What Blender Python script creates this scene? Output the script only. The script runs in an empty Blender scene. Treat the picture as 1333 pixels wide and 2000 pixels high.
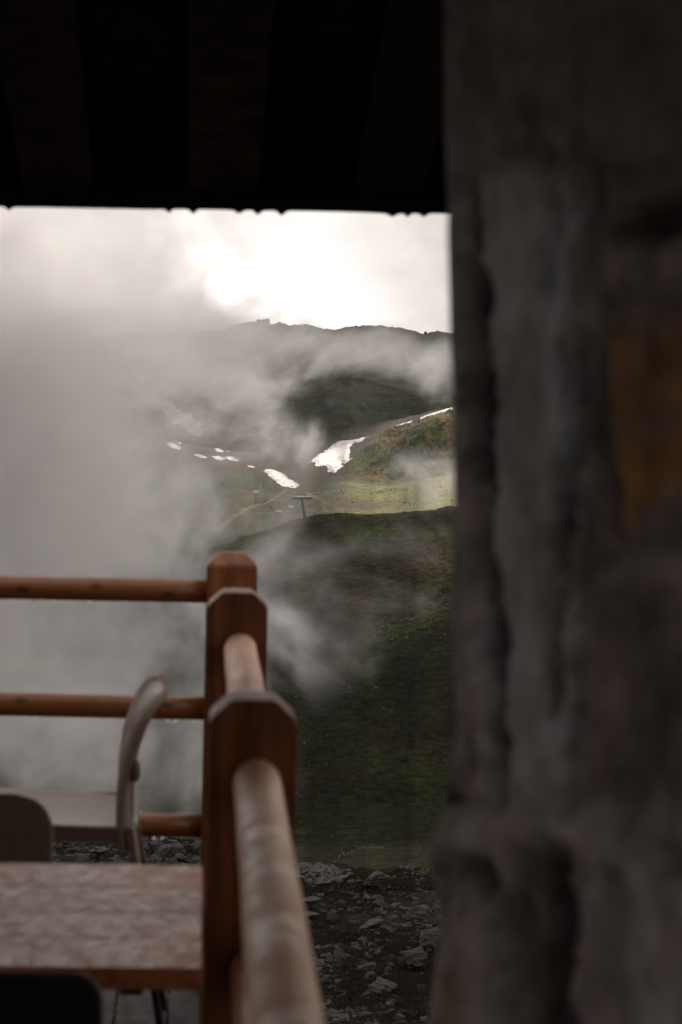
import bpy, bmesh, math, random
import numpy as np
from mathutils import Vector, Matrix, noise as mnoise
R = math.radians
sc = bpy.context.scene
col = sc.collection
rng = random.Random(7)

# ------------------------------------------------------------------ camera
FPX = 4722.0                       # focal length in photo pixels (85 mm on a 36 mm high frame)
EYE = 1.42                         # eye height above the deck
ROLL = 0.021
def cam_ray(px, py):
    return Vector(((px - 666.5) / FPX, -(py - 1000) / FPX, -1.0))
_e = cam_ray(397, 685).normalized()
_u0 = Vector((math.sin(ROLL), math.cos(ROLL), 0))
_u = (_u0 - _e * _u0.dot(_e)).normalized()
_x = _e.cross(_u)
RM = Matrix((_x, _e, _u))          # camera -> world rotation
cd = bpy.data.cameras.new('camera'); cam = bpy.data.objects.new('camera', cd); col.objects.link(cam)
cam.matrix_world = Matrix.Translation((0, 0, EYE)) @ RM.to_4x4()
cd.sensor_fit = 'VERTICAL'; cd.sensor_height = 36; cd.sensor_width = 24; cd.lens = 85
cd.clip_start = 0.05; cd.clip_end = 9000
cd.dof.use_dof = True; cd.dof.focus_distance = 420; cd.dof.aperture_fstop = 9.5
sc.camera = cam
RMn = np.array(RM)
def ab(px, py):                    # photo pixel -> (X/Y, (Z-eye)/Y)
    v = RM @ cam_ray(px, py); return v.x / v.y, v.z / v.y
def pix(px, py, d):                # photo pixel at forward distance d -> world point
    a, b = ab(px, py); return Vector((a * d, d, EYE + b * d))
def proj(X, Y, Z):                 # world arrays -> photo pixels
    P = np.stack([X, Y, Z - EYE], -1) @ RMn
    w = np.minimum(P[..., 2], -1e-6)
    return 666.5 - FPX * P[..., 0] / w, 1000 + FPX * P[..., 1] / w

# ------------------------------------------------------------------ render settings
sc.view_settings.view_transform = 'Standard'; sc.view_settings.look = 'None'
sc.view_settings.exposure = 0.3; sc.view_settings.gamma = 1
cy = sc.cycles
cy.use_adaptive_sampling = True; cy.adaptive_threshold = 0.02
cy.use_denoising = True
cy.max_bounces = 7; cy.volume_bounces = 5; cy.volume_max_steps = 256; cy.volume_step_rate = 1.0
cy.diffuse_bounces = 3; cy.glossy_bounces = 3; cy.transmission_bounces = 3

# ------------------------------------------------------------------ node helpers
def N(nt, t, **kw):
    n = nt.nodes.new(t)
    for k, v in kw.items():
        if k.startswith('i_'):
            n.inputs[k[2:].replace('_', ' ')].default_value = v
        else: setattr(n, k, v)
    return n
def math_(nt, op, a, b=None, c=None, clamp=False):
    n = nt.nodes.new('ShaderNodeMath'); n.operation = op; n.use_clamp = clamp
    for i, v in enumerate((a, b, c)):
        if v is None: continue
        if hasattr(v, 'is_linked') or hasattr(v, 'links'): nt.links.new(v, n.inputs[i])
        else: n.inputs[i].default_value = v
    return n.outputs[0]
def ramp(nt, fac, stops):
    n = nt.nodes.new('ShaderNodeValToRGB'); e = n.color_ramp.elements
    while len(e) < len(stops): e.new(0.5)
    for s, (p, c) in zip(e, stops):
        s.position = p; s.color = (c, c, c, 1) if not hasattr(c, '__len__') else (*c, 1)
    nt.links.new(fac, n.inputs[0]); return n.outputs[0]
def noise(nt, vec, scale, detail=4, rough=.55, dist=0, out=0):
    n = nt.nodes.new('ShaderNodeTexNoise')
    n.inputs['Scale'].default_value = scale; n.inputs['Detail'].default_value = detail
    n.inputs['Roughness'].default_value = rough; n.inputs['Distortion'].default_value = dist
    if vec is not None: nt.links.new(vec, n.inputs['Vector'])
    return n.outputs[out]
def mapped(nt, vec, scale=(1, 1, 1), rot=(0, 0, 0), loc=(0, 0, 0)):
    if nt.bl_idname == 'GeometryNodeTree':
        r = nt.nodes.new('ShaderNodeVectorRotate'); r.rotation_type = 'EULER_XYZ'; nt.links.new(vec, r.inputs['Vector']); r.inputs['Rotation'].default_value = rot
        m = nt.nodes.new('ShaderNodeVectorMath'); m.operation = 'MULTIPLY_ADD'; nt.links.new(r.outputs[0], m.inputs[0]); m.inputs[1].default_value = scale; m.inputs[2].default_value = loc
        return m.outputs[0]
    n = nt.nodes.new('ShaderNodeMapping'); nt.links.new(vec, n.inputs[0])
    n.inputs['Scale'].default_value = scale; n.inputs['Rotation'].default_value = rot
    n.inputs['Location'].default_value = loc; return n.outputs[0]
def mixc(nt, f, a, b, mode='MIX'):
    n = nt.nodes.new('ShaderNodeMix'); n.data_type = 'RGBA'; n.blend_type = mode
    for i, v in ((0, f), (6, a), (7, b)):
        if isinstance(v, (int, float)): n.inputs[i].default_value = v
        elif isinstance(v, tuple): n.inputs[i].default_value = (*v, 1)
        else: nt.links.new(v, n.inputs[i])
    return n.outputs[2]
def material(name, base=(.5, .5, .5), rough=.6, spec=.5):
    m = bpy.data.materials.new(name); m.use_nodes = True; nt = m.node_tree
    b = nt.nodes['Principled BSDF']; b.inputs['Base Color'].default_value = (*base, 1)
    b.inputs['Roughness'].default_value = rough; b.inputs['Specular IOR Level'].default_value = spec
    return m, nt, b
def bump(nt, b, h, strength=.3, dist=.01):
    n = nt.nodes.new('ShaderNodeBump'); n.inputs['Strength'].default_value = strength
    n.inputs['Distance'].default_value = dist; nt.links.new(h, n.inputs['Height'])
    nt.links.new(n.outputs[0], b.inputs['Normal']); return n
def objco(nt): return nt.nodes.new('ShaderNodeTexCoord').outputs['Object']

# ------------------------------------------------------------------ sky and sun
SUN_EL, SUN_AZ = R(33), math.atan(ab(560, 685)[0])     # ahead, a touch to the right of the rail axis
sun_dir = Vector((math.sin(SUN_AZ) * math.cos(SUN_EL), math.cos(SUN_AZ) * math.cos(SUN_EL), math.sin(SUN_EL)))
world = bpy.data.worlds.new('World'); sc.world = world; world.use_nodes = True
nt = world.node_tree; nt.nodes.clear()
out = nt.nodes.new('ShaderNodeOutputWorld')
sky = N(nt, 'ShaderNodeTexSky', sky_type='NISHITA', sun_disc=False, sun_elevation=SUN_EL, sun_rotation=SUN_AZ,
        air_density=1.0, dust_density=3.0)
bg1 = N(nt, 'ShaderNodeBackground', i_Strength=.06); nt.links.new(sky.outputs[0], bg1.inputs[0])
gen = nt.nodes.new('ShaderNodeTexCoord').outputs['Generated']
# overcast cloud deck: grey cloud with a brighter thin place where the sun sits behind it
n1 = noise(nt, mapped(nt, gen, (1, 1, 1.6)), 7.0, 6, .6, .6)
n2 = noise(nt, mapped(nt, gen, (1, 1, 1.5), loc=(3, 1, 2)), 22.0, 5, .55, .4)
cl = math_(nt, 'MULTIPLY_ADD', ramp(nt, n1, [(.3, 0), (.7, 1)]), .30, math_(nt, 'MULTIPLY', ramp(nt, n2, [(.3, 0), (.7, 1)]), .30))
gd = pix(500, 600, 1.0) - Vector((0, 0, EYE)); gd.normalize()
dot = N(nt, 'ShaderNodeVectorMath', operation='DOT_PRODUCT'); nt.links.new(gen, dot.inputs[0]); dot.inputs[1].default_value = gd
ang2 = math_(nt, 'SUBTRACT', 1.0, dot.outputs['Value'])          # ~ angle^2 / 2
jit = math_(nt, 'MULTIPLY_ADD', n2, 1.6, .3)
glow = math_(nt, 'EXPONENT', math_(nt, 'MULTIPLY', math_(nt, 'MULTIPLY', ang2, jit), -1.0 / (.5 * .060 ** 2)))
wide = math_(nt, 'EXPONENT', math_(nt, 'MULTIPLY', ang2, -1.0 / (.5 * .5 ** 2)))
lum = math_(nt, 'ADD', math_(nt, 'MULTIPLY_ADD', glow, .85, .15), math_(nt, 'MULTIPLY_ADD', wide, .06, cl))
sx_ = nt.nodes.new('ShaderNodeSeparateXYZ'); nt.links.new(gen, sx_.inputs[0])
zf_ = nt.nodes.new('ShaderNodeMapRange'); zf_.interpolation_type = 'SMOOTHSTEP'; nt.links.new(sx_.outputs[2], zf_.inputs[0])
for i_, v_ in ((1, .07), (2, .30), (3, 1.0), (4, 1.75)): zf_.inputs[i_].default_value = v_      # an overcast sky is brighter overhead
lum = math_(nt, 'MULTIPLY', lum, zf_.outputs[0])
bg2 = nt.nodes.new('ShaderNodeBackground'); nt.links.new(lum, bg2.inputs[1]); bg2.inputs[0].default_value = (1, .945, .92, 1)
mx = nt.nodes.new('ShaderNodeMixShader'); mx.inputs[0].default_value = .93
nt.links.new(bg1.outputs[0], mx.inputs[1]); nt.links.new(bg2.outputs[0], mx.inputs[2])
nt.links.new(mx.outputs[0], out.inputs[0])
sl = bpy.data.lights.new('sun', 'SUN'); sl.energy = 2.8; sl.angle = R(1.5); sl.color = (1, .93, .86)
so = bpy.data.objects.new('sun', sl); col.objects.link(so)
so.rotation_euler = (-sun_dir).to_track_quat('-Z', 'Y').to_euler(); so.location = (0, 0, 50)

# ------------------------------------------------------------------ object helpers
def tag(o, label=None, cat=None, group=None, kind=None):
    if label: o['label'] = label
    if cat: o['category'] = cat
    if group: o['group'] = group
    if kind: o['kind'] = kind
    return o
def empty(name, loc=(0, 0, 0), rz=0):
    o = bpy.data.objects.new(name, None); o.location = loc; o.rotation_euler = (0, 0, rz)
    o.empty_display_size = .1; col.objects.link(o); return o
def mesh_obj(name, verts, faces, m=None, parent=None, smooth=False):
    me = bpy.data.meshes.new(name); me.from_pydata([tuple(v) for v in verts], [], faces); me.update()
    o = bpy.data.objects.new(name, me); col.objects.link(o)
    if m: me.materials.append(m)
    if parent: o.parent = parent
    if smooth: me.shade_smooth()
    return o
def bm_obj(name, bm, m=None, parent=None, smooth=False, loc=None):
    me = bpy.data.meshes.new(name); bm.normal_update(); bm.to_mesh(me); bm.free()
    o = bpy.data.objects.new(name, me); col.objects.link(o)
    if m: me.materials.append(m)
    if parent: o.parent = parent
    if smooth: me.shade_smooth()
    if loc: o.location = loc
    return o
def grid_obj(name, P, m=None, parent=None, smooth=True, cols=None, mask=None):
    """P: (rows, cols, 3) array -> one mesh"""
    nr, nc = P.shape[:2]
    idx = np.arange(nr * nc).reshape(nr, nc)
    q = np.stack([idx[:-1, :-1], idx[:-1, 1:], idx[1:, 1:], idx[1:, :-1]], -1).reshape(-1, 4)
    if mask is not None:
        q = q[mask.reshape(-1)[q].any(1)]
        used, inv = np.unique(q, return_inverse=True); q = inv.reshape(-1, 4); V = P.reshape(-1, 3)[used]
        if cols is not None: cols = cols.reshape(-1, 3)[used]
    else: V = P.reshape(-1, 3)
    me = bpy.data.meshes.new(name)
    me.vertices.add(len(V)); me.vertices.foreach_set('co', np.ascontiguousarray(V, dtype=np.float32).ravel())
    me.loops.add(len(q) * 4); me.loops.foreach_set('vertex_index', q.ravel().astype(np.int32))
    me.polygons.add(len(q)); me.polygons.foreach_set('loop_start', np.arange(0, len(q) * 4, 4, dtype=np.int32))
    me.update(calc_edges=True); me.validate()
    if cols is not None:
        at = me.color_attributes.new('tint', 'FLOAT_COLOR', 'POINT')
        c4 = np.ones((len(V), 4), np.float32); c4[:, :3] = cols.reshape(-1, 3); at.data.foreach_set('color', c4.ravel())
    if smooth: me.shade_smooth()
    o = bpy.data.objects.new(name, me); col.objects.link(o)
    if m: me.materials.append(m)
    if parent: o.parent = parent
    return o
def add_box(bm, c, s, rot=None, bev=0):
    r = bmesh.ops.create_cube(bm, size=1)['verts']
    M = Matrix.Translation(c) @ (rot.to_4x4() if rot else Matrix.Identity(4)) @ Matrix.Diagonal((*s, 1))
    bmesh.ops.transform(bm, matrix=M, verts=r)
    if bev:
        es = list({e for v in r for e in v.link_edges})
        bmesh.ops.bevel(bm, geom=es, offset=bev, segments=2, affect='EDGES', profile=.6)
def add_tube(bm, p, q, r0, r1=None, seg=12, rings=1, wob=0, seed=0):
    p, q = Vector(p), Vector(q); r1 = r0 if r1 is None else r1
    ax = (q - p); L = ax.length; rot = ax.to_track_quat('Z', 'Y').to_matrix()
    rows = []
    for i in range(rings + 1):
        t = i / rings; rr = r0 + (r1 - r0) * t; row = []
        for k in range(seg):
            th = 2 * math.pi * k / seg
            w = 1 + wob * mnoise.noise(Vector((math.cos(th) * .8 + seed, math.sin(th) * .8, t * L * 3)))
            row.append(bm.verts.new(p + rot @ Vector((rr * w * math.cos(th), rr * w * math.sin(th), t * L))))
        rows.append(row)
    for i in range(rings):
        for k in range(seg):
            bm.faces.new((rows[i][k], rows[i][(k + 1) % seg], rows[i + 1][(k + 1) % seg], rows[i + 1][k]))
    bm.faces.new(rows[0][::-1]); bm.faces.new(rows[-1])

# ------------------------------------------------------------------ numpy noise
_rs = np.random.RandomState(11); _T = _rs.rand(256, 256).astype(np.float32)
def vn(x, y):
    xi = np.floor(x).astype(int); yi = np.floor(y).astype(int); fx = x - xi; fy = y - yi
    fx = fx * fx * fx * (fx * (fx * 6 - 15) + 10); fy = fy * fy * fy * (fy * (fy * 6 - 15) + 10)
    g = lambda i, j: _T[(xi + i) & 255, (yi + j) & 255]
    return (g(0, 0) * (1 - fx) + g(1, 0) * fx) * (1 - fy) + (g(0, 1) * (1 - fx) + g(1, 1) * fx) * fy
def fbm(x, y, o=5, rough=.5, seed=0):
    s = 0; a = 1; t = 0
    for k in range(o):
        c, n = math.cos(k * 1.3), math.sin(k * 1.3)
        s = s + a * (vn(c * x - n * y + 17.3 * k + seed * 31.7, n * x + c * y + 9.1 * k + seed * 13.1) * 2 - 1)
        t += a; a *= rough; x = x * 2.03; y = y * 2.03
    return s / t * 1.6
def ss(a, b, x):
    t = np.clip((x - a) / (b - a), 0, 1); return t * t * (3 - 2 * t)

# ------------------------------------------------------------------ terrain height field
# each line: [(photo x, photo y, forward distance)...] - contour lines of the slopes from near to far
LINES = [
 [(-400, 0, 8, -4.0)], 
 [(-400, 0, 40, -12.)],
 [(-300, 2040, 82), (400, 2040, 82), (900, 2040, 82), (1500, 2040, 82)],
 [(-300, 1850, 105), (0, 1850, 105), (600, 1860, 105), (900, 1860, 105), (1500, 1840, 105)],
 [(-300, 1640, 150), (0, 1642, 150), (300, 1645, 150), (400, 1662, 150), (500, 1680, 150), (600, 1694, 150), (700, 1706, 150), (780, 1693, 150), (860, 1690, 150), (1500, 1680, 150)],
 [(-300, 1660, 180), (0, 1670, 180), (400, 1700, 180), (860, 1735, 180), (1500, 1720, 180)],
 [(-300, 1730, 260), (860, 1740, 260), (1500, 1730, 260)],
 [(-300, 1690, 362), (860, 1692, 362), (1500, 1690, 362)],
 [(-300, 1640, 382), (300, 1645, 382), (600, 1654, 382), (860, 1656, 382), (1500, 1650, 382)],
 [(-300, 1480, 406), (300, 1470, 406), (860, 1480, 406), (1500, 1450, 406)],
 [(-300, 1330, 432), (300, 1300, 432), (600, 1290, 432), (760, 1270, 430), (860, 1230, 428), (1500, 1150, 430)],
 [(-300, 1210, 462), (300, 1180, 462), (600, 1170, 462), (860, 1140, 462), (1500, 1060, 462)],
 [(-300, 1150, 500), (300, 1115, 500), (480, 1095, 500), (600, 1065, 500), (860, 1045, 500), (1500, 980, 500)],
 [(-300, 1120, 540), (0, 1105, 540), (300, 1090, 540), (450, 1070, 540), (520, 1045, 540), (590, 1021, 540), (640, 1013, 540), (700, 1007, 540), (790, 1009, 540), (880, 992, 540), (1500, 950, 540)],
 [(-300, 1110, 570), (300, 1080, 570), (450, 1062, 570), (520, 1045, 570), (600, 1025, 570), (700, 1017, 570), (880, 1004, 570), (1500, 960, 570)],
 [(-300, 1060, 700), (300, 1040, 700), (450, 1030, 700), (590, 1021, 700), (700, 1008, 700), (880, 994, 700), (1500, 940, 700)],
 [(-300, 1010, 800), (300, 1000, 800), (450, 985, 800), (590, 985, 800), (700, 980, 800), (800, 985, 800), (880, 962, 800), (1500, 900, 800)],
 [(-300, 960, 900), (300, 950, 900), (430, 925, 900), (500, 938, 900), (600, 950, 900), (680, 945, 900), (760, 952, 900), (880, 932, 900), (1500, 860, 900)],
 [(-300, 945, 945), (300, 930, 945), (430, 915, 945), (520, 928, 945), (600, 940, 945), (680, 937, 945), (760, 941, 945), (820, 932, 945), (880, 924, 945), (1500, 830, 945)],
 [(-300, 930, 1000), (300, 905, 1000), (420, 900, 1000), (520, 915, 1000), (600, 925, 1000), (640, 925, 1000), (672, 915, 1000), (695, 888, 1000), (722, 862, 1000), (750, 840, 1000), (780, 826, 1000), (830, 812, 1000), (880, 797, 1000), (1000, 765, 1000), (1500, 700, 1000)],
 [(-300, 900, 1060), (300, 880, 1060), (450, 888, 1060), (520, 902, 1060), (600, 907, 1060), (660, 908, 1060), (700, 890, 1060), (760, 852, 1060), (800, 842, 1060), (880, 822, 1060), (1000, 790, 1060), (1500, 720, 1060)],
 [(-300, 830, 1140), (300, 850, 1140), (450, 880, 1140), (540, 878, 1140), (600, 868, 1140), (660, 855, 1140), (720, 838, 1140), (800, 812, 1140), (880, 797, 1140), (1000, 770, 1140), (1500, 700, 1140)],
 [(-300, 740, 1330), (300, 760, 1330), (450, 760, 1330), (520, 742, 1330), (560, 733, 1330), (610, 733, 1330), (700, 742, 1330), (800, 765, 1330), (880, 772, 1330), (1000, 765, 1330), (1500, 690, 1330)],
 [(-300, 738, 1400), (450, 755, 1400), (600, 740, 1400), (700, 748, 1400), (880, 775, 1400), (1500, 690, 1400)],
 [(-300, 690, 1650), (450, 705, 1650), (600, 690, 1650), (700, 692, 1650), (880, 705, 1650), (1500, 650, 1650)],
 [(-300, 640, 1850), (200, 655, 1850), (340, 655, 1850), (410, 652, 1850), (440, 650, 1850), (480, 634, 1850), (510, 632, 1850), (560, 637, 1850), (600, 641, 1850), (640, 651, 1850), (662, 652, 1850), (700, 639, 1850), (760, 634, 1850), (800, 645, 1850), (880, 656, 1850), (1000, 650, 1850), (1500, 600, 1850)],
 [(-300, 690, 2200), (1500, 690, 2200)],
 [(-300, 760, 3200), (1500, 760, 3200)],
]
AG = np.linspace(-.9, .9, 3601)
KD, KZ = [], []
for L in LINES:
    if len(L[0]) == 4:
        KD.append(np.full_like(AG, L[0][2])); KZ.append(np.full_like(AG, EYE + L[0][3])); continue
    A, D, Z = [], [], []
    for (px, py, d) in L:
        a, b = ab(px, py); A.append(a); D.append(d); Z.append(EYE + b * d)
    z = np.interp(AG, A, Z); k = 9; ker = np.hanning(k + 2)[1:-1]; ker /= ker.sum()
    z = np.convolve(np.pad(z, k // 2, mode='edge'), ker, 'valid')
    KD.append(np.interp(AG, A, D)); KZ.append(z)
KD = np.array(KD); KZ = np.array(KZ)
_h = np.diff(KD, axis=0); _s = np.diff(KZ, axis=0) / _h
KM = np.zeros_like(KZ)
_same = _s[:-1] * _s[1:] > 0
_w1, _w2 = 2 * _h[1:] + _h[:-1], _h[1:] + 2 * _h[:-1]
KM[1:-1] = np.where(_same, (_w1 + _w2) / (_w1 / np.where(_same, _s[:-1], 1) + _w2 / np.where(_same, _s[1:], 1)), 0)
KM[0], KM[-1] = _s[0], _s[-1]
CARVE = []
def H(X, Y):
    X, Y = np.broadcast_arrays(np.asarray(X, float), np.asarray(Y, float)); shp = X.shape
    X = X.ravel(); Y = Y.ravel(); a = np.clip(X / Y, -.899, .899)
    f = (a + .9) / 1.8 * 3600; i = np.floor(f).astype(int); t = f - i
    kd = KD[:, 0]                                 # distances are constant along a line (within metres)
    g = lambda T, k: T[k, i] * (1 - t) + T[k, i + 1] * t
    k = np.clip(np.searchsorted(kd, Y, 'right') - 1, 0, len(kd) - 2)
    d0, d1 = kd[k], kd[k + 1]; h = d1 - d0; u = np.clip((Y - d0) / h, 0, 1)
    z0, z1, m0, m1 = g(KZ, k), g(KZ, k + 1), g(KM, k), g(KM, k + 1)
    z = (2 * u**3 - 3 * u**2 + 1) * z0 + (u**3 - 2 * u**2 + u) * h * m0 + (3 * u**2 - 2 * u**3) * z1 + (u**3 - u**2) * h * m1
    # relief
    z = z + ss(60, 100, Y) * (1 - ss(160, 190, Y)) * (.9 * fbm(X / 14, Y / 14, 4, seed=1) + .35 * np.abs(fbm(X / 3, Y / 3, 3, seed=2)))
    sl = ss(384, 400, Y) * (1 - ss(600, 690, Y))
    z = z + sl * (1.5 * fbm(X / 24, Y / 20, 4, .55, 3) + .46 * fbm(X / 4.0, Y / 2.2, 5, .65, 4))
    z = z + ss(690, 760, Y) * (1 - ss(900, 960, Y)) * .45 * fbm(X / 22, Y / 22, 5, .5, 5)
    mo = ss(915, 960, Y) * (1 - ss(1060, 1130, Y))
    z = z + mo * ((2.8 * fbm(X / 24, Y / 30, 4, .55, 6) - 2.4 * np.abs(fbm(X / 8, Y / 12, 5, .62, 16))) * ss(.055, .09, a) + .6 * fbm(X / 20, Y / 20, 4, .5, 7))
    sp = ss(1120, 1190, Y) * (1 - ss(1330, 1380, Y))
    z = z + sp * (5.0 * fbm(X / 42, Y / 60, 5, .55, 8) - 3.4 * np.abs(fbm(X / 13, Y / 20, 5, .62, 18)))
    rd = ss(1420, 1550, Y) * (1 - .6 * ss(1800, 1850, Y))
    z = z + rd * (9 * fbm(X / 55, Y / 110, 6, .64, 9)) + ss(1800, 1850, Y) * 1.6 * fbm(X / 9, Y / 60, 4, .6, 19)
    for (pts, w, dep) in CARVE:
        m = (Y > pts[:, 1].min() - 4 * w) & (Y < pts[:, 1].max() + 4 * w)
        if m.any():
            dd = pdist(X[m], Y[m], pts); z[m] -= dep * np.exp(-(dd / w) ** 2) * (1 + .5 * fbm(X[m] / 3, Y[m] / 3, 3, seed=12))
    return z.reshape(shp)
def pdist(X, Y, pts):
    best = np.full(X.shape, 1e9)
    for p, q in zip(pts[:-1], pts[1:]):
        v = q - p; L = (v ** 2).sum() + 1e-9
        t = np.clip(((X - p[0]) * v[0] + (Y - p[1]) * v[1]) / L, 0, 1)
        best = np.minimum(best, np.hypot(X - p[0] - t * v[0], Y - p[1] - t * v[1]))
    return best
def hit(px, py, d0=60, d1=2100):
    """first point of the terrain seen through a photo pixel"""
    a, b = ab(px, py); d = np.concatenate([np.arange(d0, 600, .5), np.arange(600, 2100, 1.5)]); d = d[(d >= d0) & (d <= d1)]
    z = H(a * d, d); w = np.nonzero((z - EYE) / d >= b)[0]
    k = w[0] if len(w) else len(d) - 1
    if k > 0:
        f0 = (z[k - 1] - EYE) - b * d[k - 1]; f1 = (z[k] - EYE) - b * d[k]
        t = 0 if f1 == f0 else min(max(-f0 / (f1 - f0), 0), 1); dd = d[k - 1] + t * (d[k] - d[k - 1])
    else: dd = d[k]
    return Vector((a * dd, dd, float(H(a * dd, dd))))
def hits(pl, d0=60, d1=2100): return np.array([hit(x, y, d0, d1) for x, y in pl])[:, :2]
_r1 = hits([(895, 1140), (862, 1172), (838, 1186), (800, 1205), (768, 1222), (720, 1228)], 390, 500)
_r2 = hits([(905, 1118), (868, 1090), (830, 1076), (795, 1066), (760, 1058)], 390, 530)
_r3 = hits([(694, 1652), (668, 1668), (640, 1684), (612, 1698)], 350, 384)
CARVE += [(_r1, 1.6, 1.5), (_r2, 1.2, .8), (_r3, .8, .5)]

# albedo of the ground
C = lambda *c: np.array(c, float)
GREEN, DGREEN, MEADOW = C(.030, .034, .014), C(.015, .018, .008), C(.27, .27, .11)
BROWN, HEATH, DRY, SCREE = C(.080, .052, .032), C(.008, .006, .004), C(.21, .155, .085), C(.120, .100, .088)
def blob(px, py, x, y, rx, ry, rot=0):
    c, s = math.cos(R(rot)), math.sin(R(rot)); u, v = px - x, py - y
    return np.exp(-((c * u + s * v) / rx) ** 2 - ((-s * u + c * v) / ry) ** 2)
def ground_tint(X, Y, Z):
    px, py = proj(X, Y, Z)
    mixin = lambda c, n, w: c * (1 - w[..., None]) + n * w[..., None]
    k = lambda s, seed, o=4, ry=1.: fbm(X / s, Y / s / ry, o, .6, seed)
    px = px + 18 * k(np.clip(Y / 30, 3, 60), 40); py = py + 10 * k(np.clip(Y / 30, 3, 60), 41)
    c = np.broadcast_to(GREEN, X.shape + (3,)).copy()
    # near boulder field
    f = 1 - ss(165, 200, Y)
    c = mixin(c, HEATH, f)
    c = mixin(c, C(.026, .021, .009), f * np.clip(ss(.05, .6, k(6, 20)) * .8, 0, 1))
    # valley floor
    f = ss(180, 240, Y) * (1 - ss(380, 386, Y))
    c = mixin(c, C(.050, .050, .022), f); c = mixin(c, C(.066, .052, .028), f * ss(-.1, .5, k(9, 21, 4, .3)))
    # hillside
    lf = ss(600, 500, px)
    f = ss(381, 388, Y) * (1 - ss(520 - 70 * lf, 560 - 20 * lf, Y))
    c = mixin(c, DGREEN, f * .8)
    c = mixin(c, C(.034, .044, .010), f * ss(-.2, .5, k(14, 22)) * .9)
    c = mixin(c, C(.030, .022, .012), f * ss(-.05, .5, k(9, 23)) * .8)
    for g, cc, w in (((700, 1170, 170, 38, -4), BROWN * .75, .75), ((850, 1085, 70, 30, 10), BROWN * 1.1, .9), ((640, 1250, 90, 26, -14), BROWN * .7, .6),
                     ((780, 1230, 110, 18, -20), C(.06, .078, .018), .9), ((850, 1190, 70, 16, -12), C(.055, .068, .022), .9), ((740, 1040, 130, 20, 0), C(.055, .074, .018), .8),
                     ((600, 1110, 90, 20, 0), C(.05, .06, .018), .7), ((760, 1600, 110, 30, -5), C(.030, .040, .010), .8), ((640, 1470, 90, 60, 0), C(.02, .028, .008), .5),
                     ((600, 1360, 300, 60, 0), C(.018, .024, .008), .7)):
        c = mixin(c, cc, f * blob(px, py, *g) * w)
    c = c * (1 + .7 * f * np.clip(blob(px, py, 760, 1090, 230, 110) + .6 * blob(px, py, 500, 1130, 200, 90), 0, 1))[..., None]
    # shelf edge and meadow
    f = ss(520 - 70 * lf, 560 - 20 * lf, Y) * (1 - ss(900, 960, Y))
    c = mixin(c, C(.060, .065, .028), f)
    c = mixin(c, C(.120, .084, .052), f * ss(-.25, .45, k(34, 24)) * .8)
    f2 = ss(690, 720, Y) * (1 - ss(930, 960, Y))
    c = mixin(c, MEADOW, f2 * ss(600, 690, px) * .95)
    c = mixin(c, C(.19, .145, .085), f2 * np.clip(blob(px, py, 715, 990, 60, 9) + blob(px, py, 660, 975, 45, 10, 10) * .8 + blob(px, py, 830, 965, 60, 18, -20) * .6, 0, 1))
    c = mixin(c, C(.085, .11, .035), f2 * blob(px, py, 450, 935, 60, 14, -5) * .9)
    c = mixin(c, C(.09, .115, .04), f2 * blob(px, py, 430, 985, 60, 8, -4) * .7)
    # head of the valley
    f = ss(900, 960, Y) * (1 - ss(1120, 1180, Y))
    c = mixin(c, C(.095, .070, .048), f); c = mixin(c, C(.085, .095, .042), f * ss(0, .5, k(25, 25)) * .7)
    fm = f * ss(655, 700, px) * (1 - ss(1040, 1052, Y))
    c = mixin(c, DRY, fm); c = mixin(c, C(.085, .10, .040), fm * ss(-.3, .35, k(8, 26)) * .95); c = mixin(c, C(.030, .040, .018), fm * ss(.2, .5, k(6, 27)) * .9)
    c = mixin(c, C(.040, .050, .022), fm * np.clip(blob(px, py, 800, 895, 80, 26, -8), 0, 1) * .9)
    c = mixin(c, C(.12, .14, .06), fm * blob(px, py, 700, 905, 50, 22, -40) * .8)
    f = ss(1040, 1055, Y) * (1 - ss(1135, 1165, Y)) * ss(640, 680, px) * (1 - .8 * ss(800, 850, px))
    c = mixin(c, SCREE, f)
    # the spur
    f = ss(1135, 1165, Y) * (1 - ss(1330, 1350, Y))
    c = mixin(c, C(.030, .036, .017), f); c = mixin(c, C(.048, .062, .024), f * ss(-.1, .5, k(30, 28)) * .9)
    c = mixin(c, C(.080, .060, .034), f * ss(.1, .6, k(24, 29)) * .8); c = mixin(c, C(.012, .015, .009), f * ss(.3, .5, k(13, 30)) * .85)
    c = mixin(c, C(.085, .058, .035), f * ss(560, 420, px))
    # ridge
    f = ss(1330, 1380, Y)
    c = mixin(c, C(.070, .066, .052), f); c = mixin(c, C(.030, .030, .026), f * ss(0, .5, k(22, 31)) * .8)
    # gullies and tracks
    for pts, w, cc, s in ((_r1, 1.3, C(.10, .09, .08), .6), (_r2, .5, C(.16, .14, .11), .7), (_r3, .9, C(.02, .02, .012), .9)) + TRACKS:
        m = (Y > pts[:, 1].min() - 30) & (Y < pts[:, 1].max() + 30)
        w_ = np.zeros_like(X); w_[m] = np.exp(-(pdist(X[m], Y[m], pts) / w) ** 2) * s
        c = mixin(c, cc, w_)
    v = 1 + .42 * k(np.clip(Y / 90, 1.0, 14), 33, 5)
    return np.clip(c * v[..., None], .003, 1)
TRACKS = ()
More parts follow.
